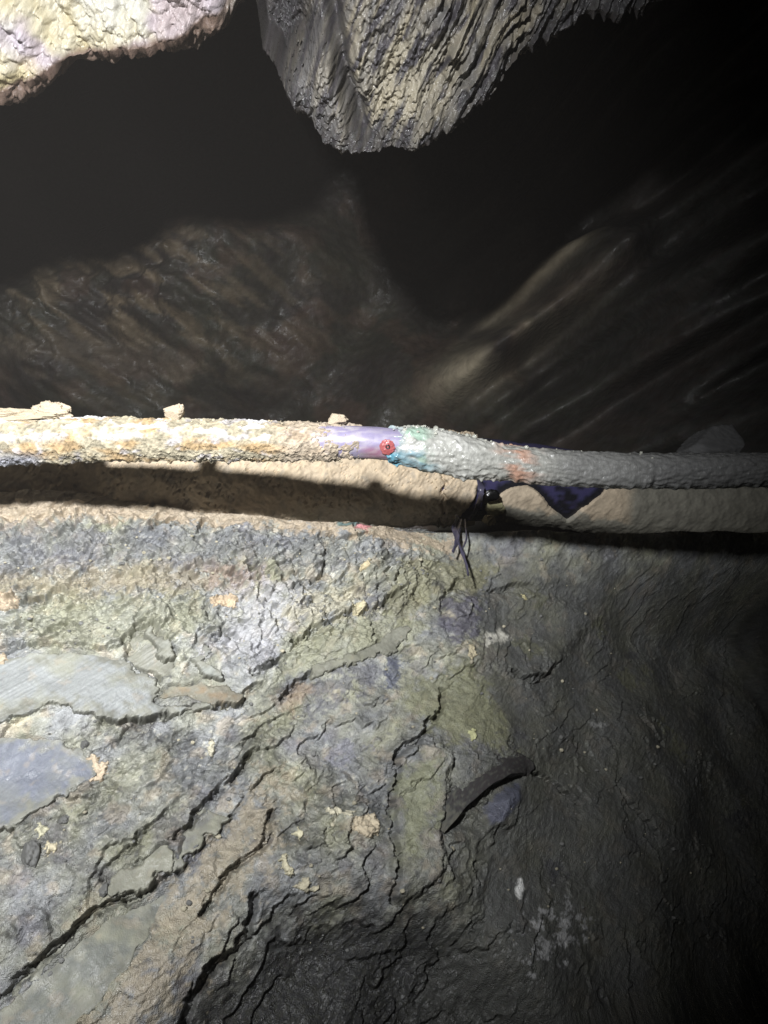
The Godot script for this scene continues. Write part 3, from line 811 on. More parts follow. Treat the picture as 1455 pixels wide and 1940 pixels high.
# ---------------------------------------------------------------- build
func _ready() -> void:
	var cam := Camera3D.new()
	cam.name = "camera"
	cam.fov = 67.0
	cam.near = 0.02
	cam.far = 30.0
	add_child(cam)
	var env := Environment.new()
	env.background_mode = Environment.BG_SKY
	var sky := Sky.new()
	var dark_sky := ProceduralSkyMaterial.new()
	dark_sky.sky_top_color = Color(0, 0, 0)
	dark_sky.sky_horizon_color = Color(0, 0, 0)
	dark_sky.ground_bottom_color = Color(0, 0, 0)
	dark_sky.ground_horizon_color = Color(0, 0, 0)
	sky.sky_material = dark_sky
	env.sky = sky
	env.tonemap_mode = Environment.TONE_MAPPER_LINEAR
	env.tonemap_exposure = 1.0
	# a thin mist, added to lift the dark parts, that the beam lights
	env.fog_enabled = true
	env.fog_density = 0.014
	env.fog_light_color = Color(0.93, 0.9, 0.87)
	env.sdfgi_enabled = true
	env.ssao_enabled = true
	env.ssil_enabled = true
	var world := WorldEnvironment.new()
	world.environment = env
	add_child(world)
	var spot := SpotLight3D.new()
	spot.name = "head_torch_beam"
	spot.position = LAMP
	spot.light_color = Color(0.985, 0.99, 1.0)
	spot.light_energy = 4.3
	spot.light_size = 0.03
	spot.spot_range = 12.0
	spot.spot_angle = 53.5
	spot.spot_angle_attenuation = 1.0
	spot.shadow_enabled = true
	spot.look_at_from_position(LAMP, Vector3(-0.52, 0.2, -0.9))
	add_child(spot)

	for n in [fb, sm, rg, cl, chips]:
		n.frequency = 1.0
		n.noise_type = FastNoiseLite.TYPE_SIMPLEX_SMOOTH
	fb.seed = 3
	fb.fractal_type = FastNoiseLite.FRACTAL_FBM
	fb.fractal_octaves = 4
	sm.seed = 8
	sm.fractal_type = FastNoiseLite.FRACTAL_NONE
	rg.seed = 15
	rg.fractal_type = FastNoiseLite.FRACTAL_RIDGED
	rg.fractal_octaves = 3
	cl.seed = 21
	cl.noise_type = FastNoiseLite.TYPE_CELLULAR
	cl.fractal_type = FastNoiseLite.FRACTAL_NONE
	cl.cellular_return_type = FastNoiseLite.RETURN_DISTANCE
	chips.seed = 33
	chips.noise_type = FastNoiseLite.TYPE_CELLULAR
	chips.fractal_type = FastNoiseLite.FRACTAL_NONE
	chips.cellular_return_type = FastNoiseLite.RETURN_CELL_VALUE
	chips.cellular_jitter = 0.9
	rng.seed = 77

	M.rock = mat("rock", Color.WHITE, 0.6, 0.02, 0.22, 0.95, 0.1, 0.12, 9.0)
	M.slate = mat("slate", Color.WHITE, 0.55, 0.015, 0.42, 0.85, 0.03, 0.12, 9.0)
	M.clay = mat("dry_clay", Color.WHITE, 0.9, 0.0, 0.0, 0.0, 0.04, 0.1, 11.0)
	M.wet_mud = mat("wet_mud", Color.WHITE, 0.3, 0.03, 0.2, 0.6, 0.05, 0.03, 10.0)
	M.wet_mud.clearcoat_enabled = true
	M.wet_mud.clearcoat = 0.9
	M.wet_mud.clearcoat_roughness = 0.1
	M.rock.clearcoat_enabled = true
	M.rock.clearcoat = 0.1
	M.rock.clearcoat_roughness = 0.3
	M.wet_rock = mat("wet_rock", Color.WHITE, 0.5, 0.02, 0.4, 0.85, 0.15, 0.04, 2.0)
	M.roof = mat("roof_rock", Color.WHITE, 0.6, 0.03, 0.15, 0.75, 0.05, 0.08, 9.0)
	M.plastic = mat("plastic", Color.WHITE, 0.28, 0.02, 0.2, 0.45)
	M.black = mat("black_plastic", Color(0.13, 0.13, 0.14), 0.3)
	M.stone = mat("stone", Color.WHITE, 0.7)

	# ---- the setting: rock slope
	slope_start()
	rubble([Vector2(-0.0411, -0.0346), Vector2(0.1925, -0.0158), Vector2(0.4214, 0.0152), Vector2(0.5952, 0.0534), Vector2(0.5409, 0.1168), Vector2(0.4144, 0.1713), Vector2(0.3295, 0.2131), Vector2(0.2548, 0.1951), Vector2(0.1636, 0.1695), Vector2(-0.01, 0.1799)], 1.0)
	rubble([Vector2(0.1389, 0.2758), Vector2(0.27, 0.2686), Vector2(0.3252, 0.2621), Vector2(0.332, 0.3213), Vector2(0.2772, 0.3531), Vector2(0.2108, 0.3808), Vector2(0.1592, 0.3864), Vector2(0.08, 0.428), Vector2(0.03, 0.3935), Vector2(0.1169, 0.3501)], 0.55)
	rubble([Vector2(0.2933, 0.3661), Vector2(0.3801, 0.325), Vector2(0.4524, 0.3435), Vector2(0.4347, 0.4365), Vector2(0.3308, 0.4465), Vector2(0.2895, 0.4211)], 0.5)
	rubble([Vector2(0.5928, 0.0629), Vector2(0.6783, 0.0539), Vector2(0.6221, 0.243), Vector2(0.5531, 0.2543)], 0.5)
	rubble([Vector2(0.6868, 0.0539), Vector2(1.206, 0.0566), Vector2(0.8275, 0.6593), Vector2(0.4862, 0.6083), Vector2(0.5626, 0.3259)], 0.1)
	slope_relief()
	# hollows and swells
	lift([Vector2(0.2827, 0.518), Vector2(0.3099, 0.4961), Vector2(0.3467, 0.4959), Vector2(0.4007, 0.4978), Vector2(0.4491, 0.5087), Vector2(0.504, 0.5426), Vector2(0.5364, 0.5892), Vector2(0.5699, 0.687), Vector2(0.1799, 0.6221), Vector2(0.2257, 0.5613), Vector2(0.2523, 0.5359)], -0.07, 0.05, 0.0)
	tint([Vector2(0.273, 0.53), Vector2(0.3046, 0.4978), Vector2(0.3418, 0.492), Vector2(0.4016, 0.4929), Vector2(0.4673, 0.5045), Vector2(0.5235, 0.5355), Vector2(0.567, 0.5843), Vector2(0.6115, 0.6939), Vector2(0.1841, 0.6228), Vector2(0.2272, 0.5574), Vector2(0.2485, 0.5353)], Color(0.014, 0.014, 0.013), 0.97, 0.03, 0.025)  # bottom-centre cast shadow painted near black over the hollow
	lift([Vector2(0.4555, 0.3438), Vector2(0.4954, 0.3242), Vector2(0.5243, 0.3429), Vector2(0.4959, 0.4203), Vector2(0.4826, 0.4689), Vector2(0.4528, 0.4916), Vector2(0.4276, 0.4886), Vector2(0.4318, 0.4362)], 0.012, 0.005)
	lift([Vector2(0.4964, 0.4261), Vector2(0.5327, 0.388), Vector2(0.5786, 0.3668), Vector2(0.6277, 0.3644), Vector2(0.6148, 0.3828), Vector2(0.5761, 0.3981), Vector2(0.5438, 0.4309)], -0.012, 0.008, 0.001)
	lift([Vector2(0.5444, 0.4286), Vector2(0.5607, 0.4101), Vector2(0.5844, 0.3927), Vector2(0.6148, 0.3828), Vector2(0.6088, 0.4011), Vector2(0.5737, 0.4281), Vector2(0.5528, 0.433)], 0.006, 0.014, 0.001)
	lift([Vector2(0.153, 0.1727), Vector2(0.168, 0.1549), Vector2(0.1887, 0.1541), Vector2(0.215, 0.1919), Vector2(0.197, 0.2288), Vector2(0.1585, 0.1978)], -0.016, 0.003)
	lift([Vector2(0.2558, 0.0733), Vector2(0.3128, 0.0868), Vector2(0.3691, 0.0832), Vector2(0.3972, 0.088), Vector2(0.4105, 0.0525), Vector2(0.4045, 0.0294), Vector2(0.3181, 0.011), Vector2(0.2607, 0.0295)], 0.009, 0.006)
	lift([Vector2(0.5795, 0.1176), Vector2(0.6332, 0.1098), Vector2(0.7566, 0.1027), Vector2(0.8503, 0.1328), Vector2(0.74, 0.2169), Vector2(0.6745, 0.2457), Vector2(0.6278, 0.2238), Vector2(0.5771, 0.2174)], 0.008, 0.012)
	lift([Vector2(0.6192, 0.2273), Vector2(0.6897, 0.2465), Vector2(0.7228, 0.3236), Vector2(0.6598, 0.3537), Vector2(0.5591, 0.339), Vector2(0.5322, 0.2821)], 0.006, 0.015)
	# clefts
	crack([Vector2(0.0011, 0.1837), Vector2(0.022, 0.1792), Vector2(0.0546, 0.1758), Vector2(0.0939, 0.1753), Vector2(0.1346, 0.1834), Vector2(0.1548, 0.1749)], 0.004, 0.012, 0.007)
	crack([Vector2(0.1548, 0.1735), Vector2(0.168, 0.1549), Vector2(0.1875, 0.1525)], 0.005, 0.014, 0.006)
	crack([Vector2(0.0689, 0.5264), Vector2(0.1001, 0.498), Vector2(0.1341, 0.4708), Vector2(0.15, 0.4608), Vector2(0.1771, 0.4561), Vector2(0.2055, 0.44), Vector2(0.2116, 0.4292), Vector2(0.2065, 0.4215)], 0.0055, 0.022, 0.009)
	crack([Vector2(0.2903, 0.3254), Vector2(0.2789, 0.3426), Vector2(0.2574, 0.3583), Vector2(0.2387, 0.3769), Vector2(0.2265, 0.3959), Vector2(0.2107, 0.4064)], 0.005, 0.018, 0.006)
	crack([Vector2(0.2686, 0.3892), Vector2(0.2473, 0.4087), Vector2(0.2312, 0.4227), Vector2(0.2181, 0.4389)], 0.0045, 0.016, 0.006)
	crack([Vector2(0.3128, 0.3907), Vector2(0.3032, 0.4199), Vector2(0.2859, 0.4338), Vector2(0.2613, 0.4489), Vector2(0.2478, 0.4645), Vector2(0.2388, 0.4792)], 0.005, 0.02, 0.008)
	crack([Vector2(0.288, 0.4718), Vector2(0.2836, 0.4904), Vector2(0.2775, 0.5059), Vector2(0.2629, 0.5189), Vector2(0.2406, 0.5308), Vector2(0.2273, 0.5533), Vector2(0.2164, 0.5759)], 0.0065, 0.026, 0.007)
	crack([Vector2(0.2029, 0.38), Vector2(0.19, 0.3922), Vector2(0.1773, 0.3998), Vector2(0.1701, 0.4115), Vector2(0.1458, 0.4234), Vector2(0.1428, 0.4391)], 0.0035, 0.012, 0.005)
	crack([Vector2(0.0189, 0.2765), Vector2(0.0332, 0.2697), Vector2(0.0571, 0.253), Vector2(0.0857, 0.2472)], 0.004, 0.014, 0.003)
	crack([Vector2(0.1362, 0.2757), Vector2(0.1719, 0.2737), Vector2(0.1944, 0.2689), Vector2(0.2231, 0.261), Vector2(0.2703, 0.2627), Vector2(0.29, 0.2565), Vector2(0.297, 0.2433), Vector2(0.3131, 0.2352)], 0.0045, 0.016, 0.007)
	crack([Vector2(0.3022, 0.2204), Vector2(0.3165, 0.2161), Vector2(0.335, 0.209)], 0.006, 0.02, 0.006)
	crack([Vector2(0.3588, 0.1809), Vector2(0.3805, 0.1677), Vector2(0.4115, 0.1521), Vector2(0.4437, 0.1408), Vector2(0.4721, 0.1315), Vector2(0.4994, 0.1159)], 0.006, 0.02, 0.008)
	crack([Vector2(0.3353, 0.2545), Vector2(0.353, 0.2359), Vector2(0.3805, 0.223), Vector2(0.4111, 0.2179), Vector2(0.4445, 0.2005), Vector2(0.4698, 0.1845)], 0.004, 0.015, 0.006)
	crack([Vector2(0.4597, 0.3454), Vector2(0.465, 0.3349), Vector2(0.4896, 0.3204), Vector2(0.5102, 0.303), Vector2(0.53, 0.2855), Vector2(0.5429, 0.2552)], 0.005, 0.02, 0.006)
	crack([Vector2(0.4599, 0.3441), Vector2(0.4485, 0.3803), Vector2(0.4389, 0.4145), Vector2(0.4373, 0.4477), Vector2(0.4272, 0.491)], 0.004, 0.016, 0.002)
	crack([Vector2(0.6571, 0.0974), Vector2(0.6791, 0.0931), Vector2(0.7102, 0.0878), Vector2(0.7345, 0.092)], 0.004, 0.014, 0.004)
	crack([Vector2(0.6573, 0.2276), Vector2(0.6694, 0.2376), Vector2(0.6834, 0.2423), Vector2(0.7141, 0.2351), Vector2(0.7429, 0.2137)], 0.0045, 0.014, 0.006)
	crack([Vector2(0.8786, 0.2886), Vector2(0.8958, 0.3131), Vector2(0.9101, 0.3339)], 0.004, 0.012, 0.003)
	crack([Vector2(0.6333, 0.3582), Vector2(0.6466, 0.3712), Vector2(0.6775, 0.3804), Vector2(0.6901, 0.3926), Vector2(0.7046, 0.4068)], 0.004, 0.014, 0.004)
	crack([Vector2(0.7885, 0.3846), Vector2(0.7926, 0.4117), Vector2(0.8053, 0.4291), Vector2(0.8234, 0.4531)], 0.004, 0.012, 0.004)
	crack([Vector2(0.4066, 0.0303), Vector2(0.4103, 0.0598), Vector2(0.4039, 0.0863), Vector2(0.3817, 0.0981), Vector2(0.3529, 0.1044)], 0.004, 0.014, 0.006)
	crack([Vector2(0.4105, 0.0171), Vector2(0.4428, 0.0256), Vector2(0.4787, 0.0139)], 0.005, 0.016, 0.004)
	crack([Vector2(0.2567, 0.1775), Vector2(0.2683, 0.172), Vector2(0.2824, 0.171)], 0.006, 0.02, 0.005)
	crack([Vector2(0.031, 0.1134), Vector2(0.0568, 0.111), Vector2(0.0758, 0.0928)], 0.004, 0.014, 0.007)
	crack([Vector2(0.0646, 0.1642), Vector2(0.0752, 0.1553), Vector2(0.0873, 0.1492)], 0.004, 0.014, 0.007)
	crack([Vector2(0.0106, 0.1739), Vector2(0.024, 0.1499), Vector2(0.0513, 0.1436), Vector2(0.0701, 0.1623)], 0.004, 0.012, 0.007)
	crack([Vector2(0.2224, 0.0788), Vector2(0.2311, 0.073), Vector2(0.2399, 0.0628)], 0.005, 0.018, 0.006)
	crack([Vector2(0.2439, 0.0114), Vector2(0.2491, -0.0024), Vector2(0.2509, -0.0166)], 0.004, 0.016, 0.006)
	crack([Vector2(0.1825, -0.0009), Vector2(0.1994, -0.0084), Vector2(0.2166, -0.018)], 0.004, 0.014, 0.004)
	crack([Vector2(0.0878, 0.008), Vector2(0.0906, -0.008), Vector2(0.0921, -0.0235)], 0.004, 0.014, 0.004)
	crack([Vector2(0.1436, -0.0624), Vector2(0.1679, -0.0533), Vector2(0.1819, -0.0459)], 0.005, 0.014, 0.004)
	crack([Vector2(0.2475, 0.1265), Vector2(0.2515, 0.1423), Vector2(0.2686, 0.166)], 0.004, 0.012, 0.005)
	crack([Vector2(0.5703, 0.1392), Vector2(0.5732, 0.1175), Vector2(0.5944, 0.0954), Vector2(0.6124, 0.0819)], 0.005, 0.016, 0.005)
	# clay, stains, mineral colours and the painted beam falloff
	tint([Vector2(0.5952, 0.0534), Vector2(1.22, 0.0343), Vector2(3.0823, 0.0348), Vector2(1.3399, 1.0143), Vector2(0.4278, 0.8239), Vector2(0.52, 0.3868), Vector2(0.5918, 0.2181)], Color(0.075, 0.076, 0.068), 0.75, 0.06, 0.04)  # right half darkened: falloff of the beam painted into the rock colour
	tint([Vector2(-0.2596, -0.0822), Vector2(0.0672, -0.0943), Vector2(0.1779, -0.0782), Vector2(0.279, -0.0712), Vector2(0.3825, -0.0433), Vector2(0.5043, -0.015), Vector2(0.6131, 0.0143), Vector2(0.6152, 0.039), Vector2(0.4972, 0.0245), Vector2(0.3921, 0.0077), Vector2(0.2831, -0.0028), Vector2(0.1722, -0.0109), Vector2(0.0931, -0.0081), Vector2(0.0497, 0.0039), Vector2(-0.236, 0.0063)], CLAY * 0.95, 0.9, 0.006, 0.025)
	tint([Vector2(0.3175, 0.3507), Vector2(0.32, 0.3858), Vector2(0.3003, 0.4222), Vector2(0.266, 0.4593), Vector2(0.2146, 0.5349), Vector2(0.1963, 0.5728), Vector2(0.1268, 0.5622), Vector2(0.164, 0.5236), Vector2(0.2054, 0.4713), Vector2(0.2309, 0.4354), Vector2(0.2582, 0.4018), Vector2(0.2933, 0.3661)], Color(0.26, 0.225, 0.165), 0.75, 0.016, 0.05)
	tint([Vector2(0.0979, 0.0633), Vector2(0.193, 0.0531), Vector2(0.313, 0.0851), Vector2(0.3983, 0.0793), Vector2(0.3111, 0.1118), Vector2(0.1618, 0.1047), Vector2(0.0001, 0.0938), Vector2(-0.0035, 0.0664)], Color(0.33, 0.28, 0.19), 0.6, 0.012, 0.035)
	tint([Vector2(0.2457, 0.0731), Vector2(0.3277, 0.0741), Vector2(0.3191, 0.0953), Vector2(0.2583, 0.096)], Color(0.24, 0.16, 0.14), 0.5, 0.01, 0.03)
	tint([Vector2(0.2739, 0.1192), Vector2(0.326, 0.0954), Vector2(0.3695, 0.1131), Vector2(0.3584, 0.1847), Vector2(0.3043, 0.2083), Vector2(0.2549, 0.1915), Vector2(0.2679, 0.1506)], Color(0.46, 0.46, 0.48), 0.75, 0.025, 0.04)
	tint([Vector2(0.3795, 0.1175), Vector2(0.4395, 0.0974), Vector2(0.4559, 0.1319), Vector2(0.388, 0.1625), Vector2(0.3355, 0.1449)], Color(0.48, 0.45, 0.34), 0.75, 0.015, 0.04)
	tint([Vector2(-0.0121, 0.0001), Vector2(0.126, -0.0012), Vector2(0.2753, 0.0113), Vector2(0.405, 0.0247), Vector2(0.3988, 0.0748), Vector2(0.2127, 0.0601), Vector2(0.0673, 0.063), Vector2(-0.0029, 0.0704)], Color(0.17, 0.175, 0.19), 0.55, 0.01, 0.02)
	tint([Vector2(0.0829, 0.1069), Vector2(0.2447, 0.1104), Vector2(0.2689, 0.1584), Vector2(0.212, 0.1787), Vector2(0.0546, 0.1758), Vector2(0.0335, 0.1357)], Color(0.31, 0.31, 0.22), 0.6, 0.015, 0.02)
	tint([Vector2(0.5805, 0.1132), Vector2(0.6307, 0.1187), Vector2(0.6117, 0.1785), Vector2(0.5843, 0.1898), Vector2(0.5632, 0.1685)], Color(0.09, 0.085, 0.115), 0.75, 0.008, 0.025)
	tint([Vector2(0.3787, 0.2373), Vector2(0.4213, 0.2176), Vector2(0.4772, 0.2128), Vector2(0.4696, 0.2349), Vector2(0.4289, 0.2544), Vector2(0.3875, 0.2694), Vector2(0.365, 0.2714)], Color(0.115, 0.115, 0.13), 0.7, 0.008, 0.035)
	tint([Vector2(0.4717, 0.2048), Vector2(0.4962, 0.2059), Vector2(0.4887, 0.2433), Vector2(0.4655, 0.2566)], Color(0.08, 0.09, 0.13), 0.75, 0.006, 0.025)
	tint([Vector2(0.3832, 0.3253), Vector2(0.4066, 0.3142), Vector2(0.4244, 0.322), Vector2(0.4161, 0.3342), Vector2(0.3906, 0.3385)], Color(0.2, 0.2, 0.23), 0.7, 0.006, 0.025)
	tint([Vector2(0.499, 0.2439), Vector2(0.5918, 0.2181), Vector2(0.6141, 0.2946), Vector2(0.6272, 0.3443), Vector2(0.5291, 0.3234), Vector2(0.4795, 0.2717)], Color(0.2, 0.2, 0.12), 0.75, 0.012, 0.02)
	tint([Vector2(0.4539, 0.3686), Vector2(0.5047, 0.3413), Vector2(0.488, 0.4195), Vector2(0.4442, 0.4485)], Color(0.22, 0.225, 0.14), 0.7, 0.012, 0.02)
	tint([Vector2(0.5232, 0.0531), Vector2(0.6868, 0.0539), Vector2(0.6398, 0.1008), Vector2(0.566, 0.1085), Vector2(0.499, 0.1744), Vector2(0.4851, 0.1327)], Color(0.24, 0.23, 0.14), 0.7)
	tint([Vector2(0.3467, 0.1688), Vector2(0.4908, 0.1413), Vector2(0.5465, 0.1597), Vector2(0.4943, 0.1981), Vector2(0.4089, 0.2096), Vector2(0.3276, 0.2345)], Color(0.3, 0.3, 0.2), 0.6)
	for k in 26:
		var p := Vector2(rng.randf_range(0.56, 1.05), rng.randf_range(0.06, 0.55))
		var w := rng.randf_range(0.006, 0.03)
		tint([p, p + Vector2(w, -w * 0.5), p + Vector2(w * 1.6, w * 0.3), p + Vector2(w * 0.7, w * 0.8)], [Color(0.13, 0.13, 0.085), Color(0.05, 0.05, 0.055), Color(0.15, 0.14, 0.12)][k % 3], 0.7, 0.006, 0.02)
	tint([Vector2(0.6224, 0.1764), Vector2(0.6538, 0.1631), Vector2(0.6733, 0.1723), Vector2(0.6508, 0.1858), Vector2(0.6218, 0.1921)], Color(0.62, 0.6, 0.52), 0.8, 0.004, 0.01)
	tint([Vector2(0.5884, 0.4837), Vector2(0.5928, 0.4896), Vector2(0.5812, 0.5017), Vector2(0.576, 0.5064), Vector2(0.5781, 0.496)], Color(0.75, 0.75, 0.72), 0.9, 0.002, 0.005)
	tint([Vector2(0.6108, 0.5289), Vector2(0.6303, 0.5277), Vector2(0.6451, 0.5358), Vector2(0.6384, 0.5478), Vector2(0.6174, 0.5451)], Color(0.4, 0.4, 0.4), 0.7, 0.006, 0.05)
	tint([Vector2(0.5782, 0.5425), Vector2(0.5907, 0.5417), Vector2(0.5974, 0.5574), Vector2(0.5899, 0.5613), Vector2(0.5779, 0.5524)], Color(0.4, 0.4, 0.4), 0.7, 0.006, 0.045)
	tint([Vector2(0.7784, 0.3016), Vector2(0.7962, 0.2975), Vector2(0.8017, 0.3031), Vector2(0.784, 0.3072)], Color(0.3, 0.3, 0.29), 0.7, 0.003, 0.01)
	tint([Vector2(0.4335, -0.0062), Vector2(0.4595, -0.0085), Vector2(0.4781, -0.0017), Vector2(0.4535, 0.0053), Vector2(0.4344, 0.0035)], Color(0.1, 0.17, 0.17), 0.9, 0.002, 0.003)
	tint([Vector2(0.4639, -0.0016), Vector2(0.4883, -0.0058), Vector2(0.4777, 0.0101), Vector2(0.4562, 0.0082)], Color(0.55, 0.2, 0.22), 0.8, 0.003, 0.005)
	tint([Vector2(0.5562, 0.4096), Vector2(0.582, 0.3893), Vector2(0.6152, 0.3815), Vector2(0.6062, 0.4009), Vector2(0.5712, 0.4254), Vector2(0.5535, 0.426)], Color(0.1, 0.105, 0.14), 0.9, 0.003, 0.004)
	tint([Vector2(0.3389, 0.2492), Vector2(0.3666, 0.2295), Vector2(0.3714, 0.244), Vector2(0.349, 0.2738), Vector2(0.3302, 0.2759)], Color(0.3, 0.22, 0.14), 0.5)
	flatten(SLAB_WIDE, -0.006)
	flatten(SLAB_LEFT, -0.006)
	flatten(SLAB_LOW, -0.006)
	flatten(SLAB_TONGUE, -0.006)
	flatten(SLAB_THIN, -0.006)
	flatten(SLAB_SPLIT, -0.012)
	flatten(SLAB_OCHRE, -0.006)
	flatten(SLAB_SHELF, -0.006)
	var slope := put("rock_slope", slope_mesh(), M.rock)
	slope.set_meta("kind", "structure")
	slab(slope, SLAB_WIDE, 0.004, Color(0.24, 0.25, 0.245), 0.8, "wide smooth grey slab with diagonal streaks at the left")
	slab(slope, SLAB_LEFT, 0.003, Color(0.125, 0.135, 0.16), 0.25, "flat blue-grey slab at the left edge")
	slab(slope, SLAB_LOW, -0.002, Color(0.125, 0.13, 0.115), 0.35, "smooth olive-grey slab below the long crack")
	slab(slope, SLAB_TONGUE, 0.006, Color(0.16, 0.158, 0.125), 0.4, "tongue-shaped slab above the long crack")
	slab(slope, SLAB_THIN, 0.005, Color(0.14, 0.14, 0.13), 0.4)
	slab(slope, SLAB_SPLIT, -0.008, Color(0.22, 0.22, 0.19), 1.6, "split pale slate with straight grain under the overhang")
	slab(slope, SLAB_SHELF, 0.004, Color(0.21, 0.21, 0.17), 0.5)
	slab(slope, SLAB_OCHRE, 0.004, Color(0.21, 0.165, 0.11), 0.8, "orange-brown wedge of rock on the right end of the wide slab")
	slab(slope, SLIVER_LONG, 0.003, Color(0.26, 0.265, 0.23), 1.2, "long pale splinter of slate under the overhang")
	slab(slope, SLIVER_BROKEN, 0.004, Color(0.25, 0.26, 0.235), 1.2)
	slab(slope, SLIVER_SHORT, 0.005, Color(0.28, 0.29, 0.3), 0.6)
	roof()
	chamber()
	shell("cave_floor", Vector3(-1.6, -0.85, 0.95), Vector3(3.4, 0, 0), Vector3(0, 0, -1.6), Vector3(0, 1, 0))
	shell("cave_ledge", Vector3(-2.3, -0.14, -1.55), Vector3(4.5, 0, 0), Vector3(0, 0.1, -1.6), Vector3(0, 1, 0))
	shell("rear_wall", Vector3(-1.6, -0.95, 0.9), Vector3(3.4, 0, 0), Vector3(0, 1.95, 0), Vector3(0, 0, -1))
	shell("left_wall", Vector3(-1.35, -0.95, 1.0), Vector3(0, 0, -2.1), Vector3(0, 1.95, 0), Vector3(1, 0, 0))
	shell("right_wall", Vector3(1.6, -0.95, 1.0), Vector3(0, 0, -2.6), Vector3(0, 2.0, 0), Vector3(-1, 0, 0))
	shell("roof_overhead", Vector3(-1.6, 0.93, 1.0), Vector3(3.4, 0, 0), Vector3(0, 0, -1.75), Vector3(0, -1, 0))
	shell("chamber_roof", Vector3(-2.5, 1.65, -0.9), Vector3(4.9, 0, 0), Vector3(0, 0, -2.3), Vector3(0, -1, 0))
	shell("chamber_left_wall", Vector3(-2.1, -0.3, -0.7), Vector3(0, 0, -2.6), Vector3(0, 2.2, 0), Vector3(1, 0, 0))
	shell("chamber_right_wall", Vector3(1.95, -0.3, -0.9), Vector3(0, 0, -1.6), Vector3(0, 2.2, 0), Vector3(-1, 0, 0))

	# ---- the large blue pipe on the ledge
	for p in crust_left:
		crust_left_flat.append(Vector2(p.x, p.y * BLUE_R))
	for p in crust_right:
		crust_right_flat.append(Vector2(p.x, p.y * BLUE_R))
	var home := at_line(blue_line, 0.0) - Vector3(0, BLUE_R, 0)
	var drain := thing("drain_pipe", "large dark blue plastic pipe caked in clay, lying on the ledge behind the hose", "pipe", home)
	put("tube", skin(blue_line, -1.1, 1.3, 0.006, 96, "blue_tube", home), M.plastic, drain)
	var crust := put("clay_crust", skin(blue_line, -1.1, 0.19, 0.0017, 250, "dry_crust", home), M.clay, drain)
	crust.set_meta("label", "thick tan cracked clay crust with a rounded end")
	var crust2 := put("clay_crust", skin(blue_line, 0.13, 1.3, 0.0022, 220, "grey_crust", home), M.clay, drain)
	crust2.set_meta("label", "grey and tan clay crust with a bare pointed gap")

	# ---- the thin hose in front
	home = at_line(pipe_line, 0.0) - Vector3(0, HOSE_R, 0)
	var hose := thing("water_hose", "thin muddy hose crossing the whole passage in front, cream clay left, wet grey mud right", "hose", home)
	put("tube", skin(pipe_line, -0.8641, 0.7918, 0.003, 64, "hose_tube", home), M.plastic, hose)
	var hc := put("clay_crust", skin(pipe_line, -0.8641, -0.0137, 0.0011, 150, "hose_clay", home), M.clay, hose)
	hc.set_meta("label", "knobbly cream and ochre dried clay")
	var hm := put("mud_crust", skin(pipe_line, -0.0076, 0.7918, 0.0013, 130, "hose_mud", home), M.wet_mud, hose)
	hm.set_meta("label", "glossy wet grey mud tinged teal and orange")
	var plug := Node3D.new()
	plug.name = "red_tag"
	plug.position = at_line(pipe_line, 0.0033) + Vector3(0, cos(1.85), sin(1.85)) * (HOSE_R + 0.0004) - home
	plug.basis = Basis(Vector3(1, 0, 0), 1.85)
	hose.add_child(plug, true)
	var red := lump(Vector3(0.0085, 0.0024, 0.0085), 5, Color(0.33, 0.085, 0.085), 0.3, 3, 22)
	put("tag_face", red, M.wet_mud, plug)
	var ring := TorusMesh.new()
	ring.inner_radius = 0.0012
	ring.outer_radius = 0.0028
	ring.rings = 20
	ring.ring_segments = 8
	var hole := put("tag_hole", ring, M.black, plug)
	hole.position = Vector3(0.001, 0.0021, -0.001)
	var spots := []
	for k in 420:
		var x := rng.randf_range(-0.6365, -0.047)
		var a := rng.randfn() * 0.5
		if rng.randf() < 0.4:
			a = PI + rng.randfn() * 0.35
		var sz := 0.0006 + 0.0019 * pow(rng.randf(), 4.0)
		spots.append([at_line(pipe_line, x) + Vector3(0, cos(a), sin(a)) * (HOSE_R + 0.0042) - home, sz, Color(0.62, 0.53, 0.37)])
	scatter(hose, "clay_crumbs", spots, 41, Color.WHITE, M.clay)
	spots = []
	for k in 150:
		var x := rng.randf_range(0.0076, 0.3245)
		if k < 100:
			x = rng.randf_range(0.0107, 0.1062)
		var a := rng.randfn() * 0.45
		var thick := smoothstep(0.0076, 0.0504, x) * smoothstep(0.1439, 0.0875, x)
		var sz := 0.0007 + 0.0026 * pow(rng.randf(), 5.0)
		spots.append([at_line(pipe_line, x) + Vector3(0, cos(a), sin(a)) * (HOSE_R + 0.0025 + 0.0048 * thick) - home, sz, Color(0.6, 0.6, 0.52)])
	scatter(hose, "mud_crumbs", spots, 43, Color.WHITE, M.wet_mud)

	# ---- clods sitting on the hose
	for c in [
		[Vector3(-0.3681, 0.1111, -0.857), Vector3(0.021, 0.0105, 0.013), 11, "tan clay clod with a sloping back, leftmost of the clods on the hose"],
		[Vector3(-0.2347, 0.1119, -0.872), Vector3(0.0125, 0.0098, 0.011), 12, "squarish tan clay clod standing on the hose, middle of three"],
		[Vector3(-0.0535, 0.1058, -0.886), Vector3(0.0108, 0.0078, 0.009), 13, "small pale clay clod on the hose left of its bare violet length"],
	]:
		var o := put("clay_clod", lump(c[1], c[2], Color(0.4, 0.33, 0.24), 0.45, 9, 40), M.clay)
		o.position = c[0]
		tag(o, c[3], "clod", "clods of clay on the hose")
	var bank := put("clay_ridge", lump(Vector3(0.06, 0.008, 0.012), 31, Color(0.37, 0.31, 0.22), 0.5, 3, 44), M.clay)
	bank.position = Vector3(-0.4113, 0.1052, -0.852)
	tag(bank, "long low ridge of tan clay on the hose at the left edge", "clay")

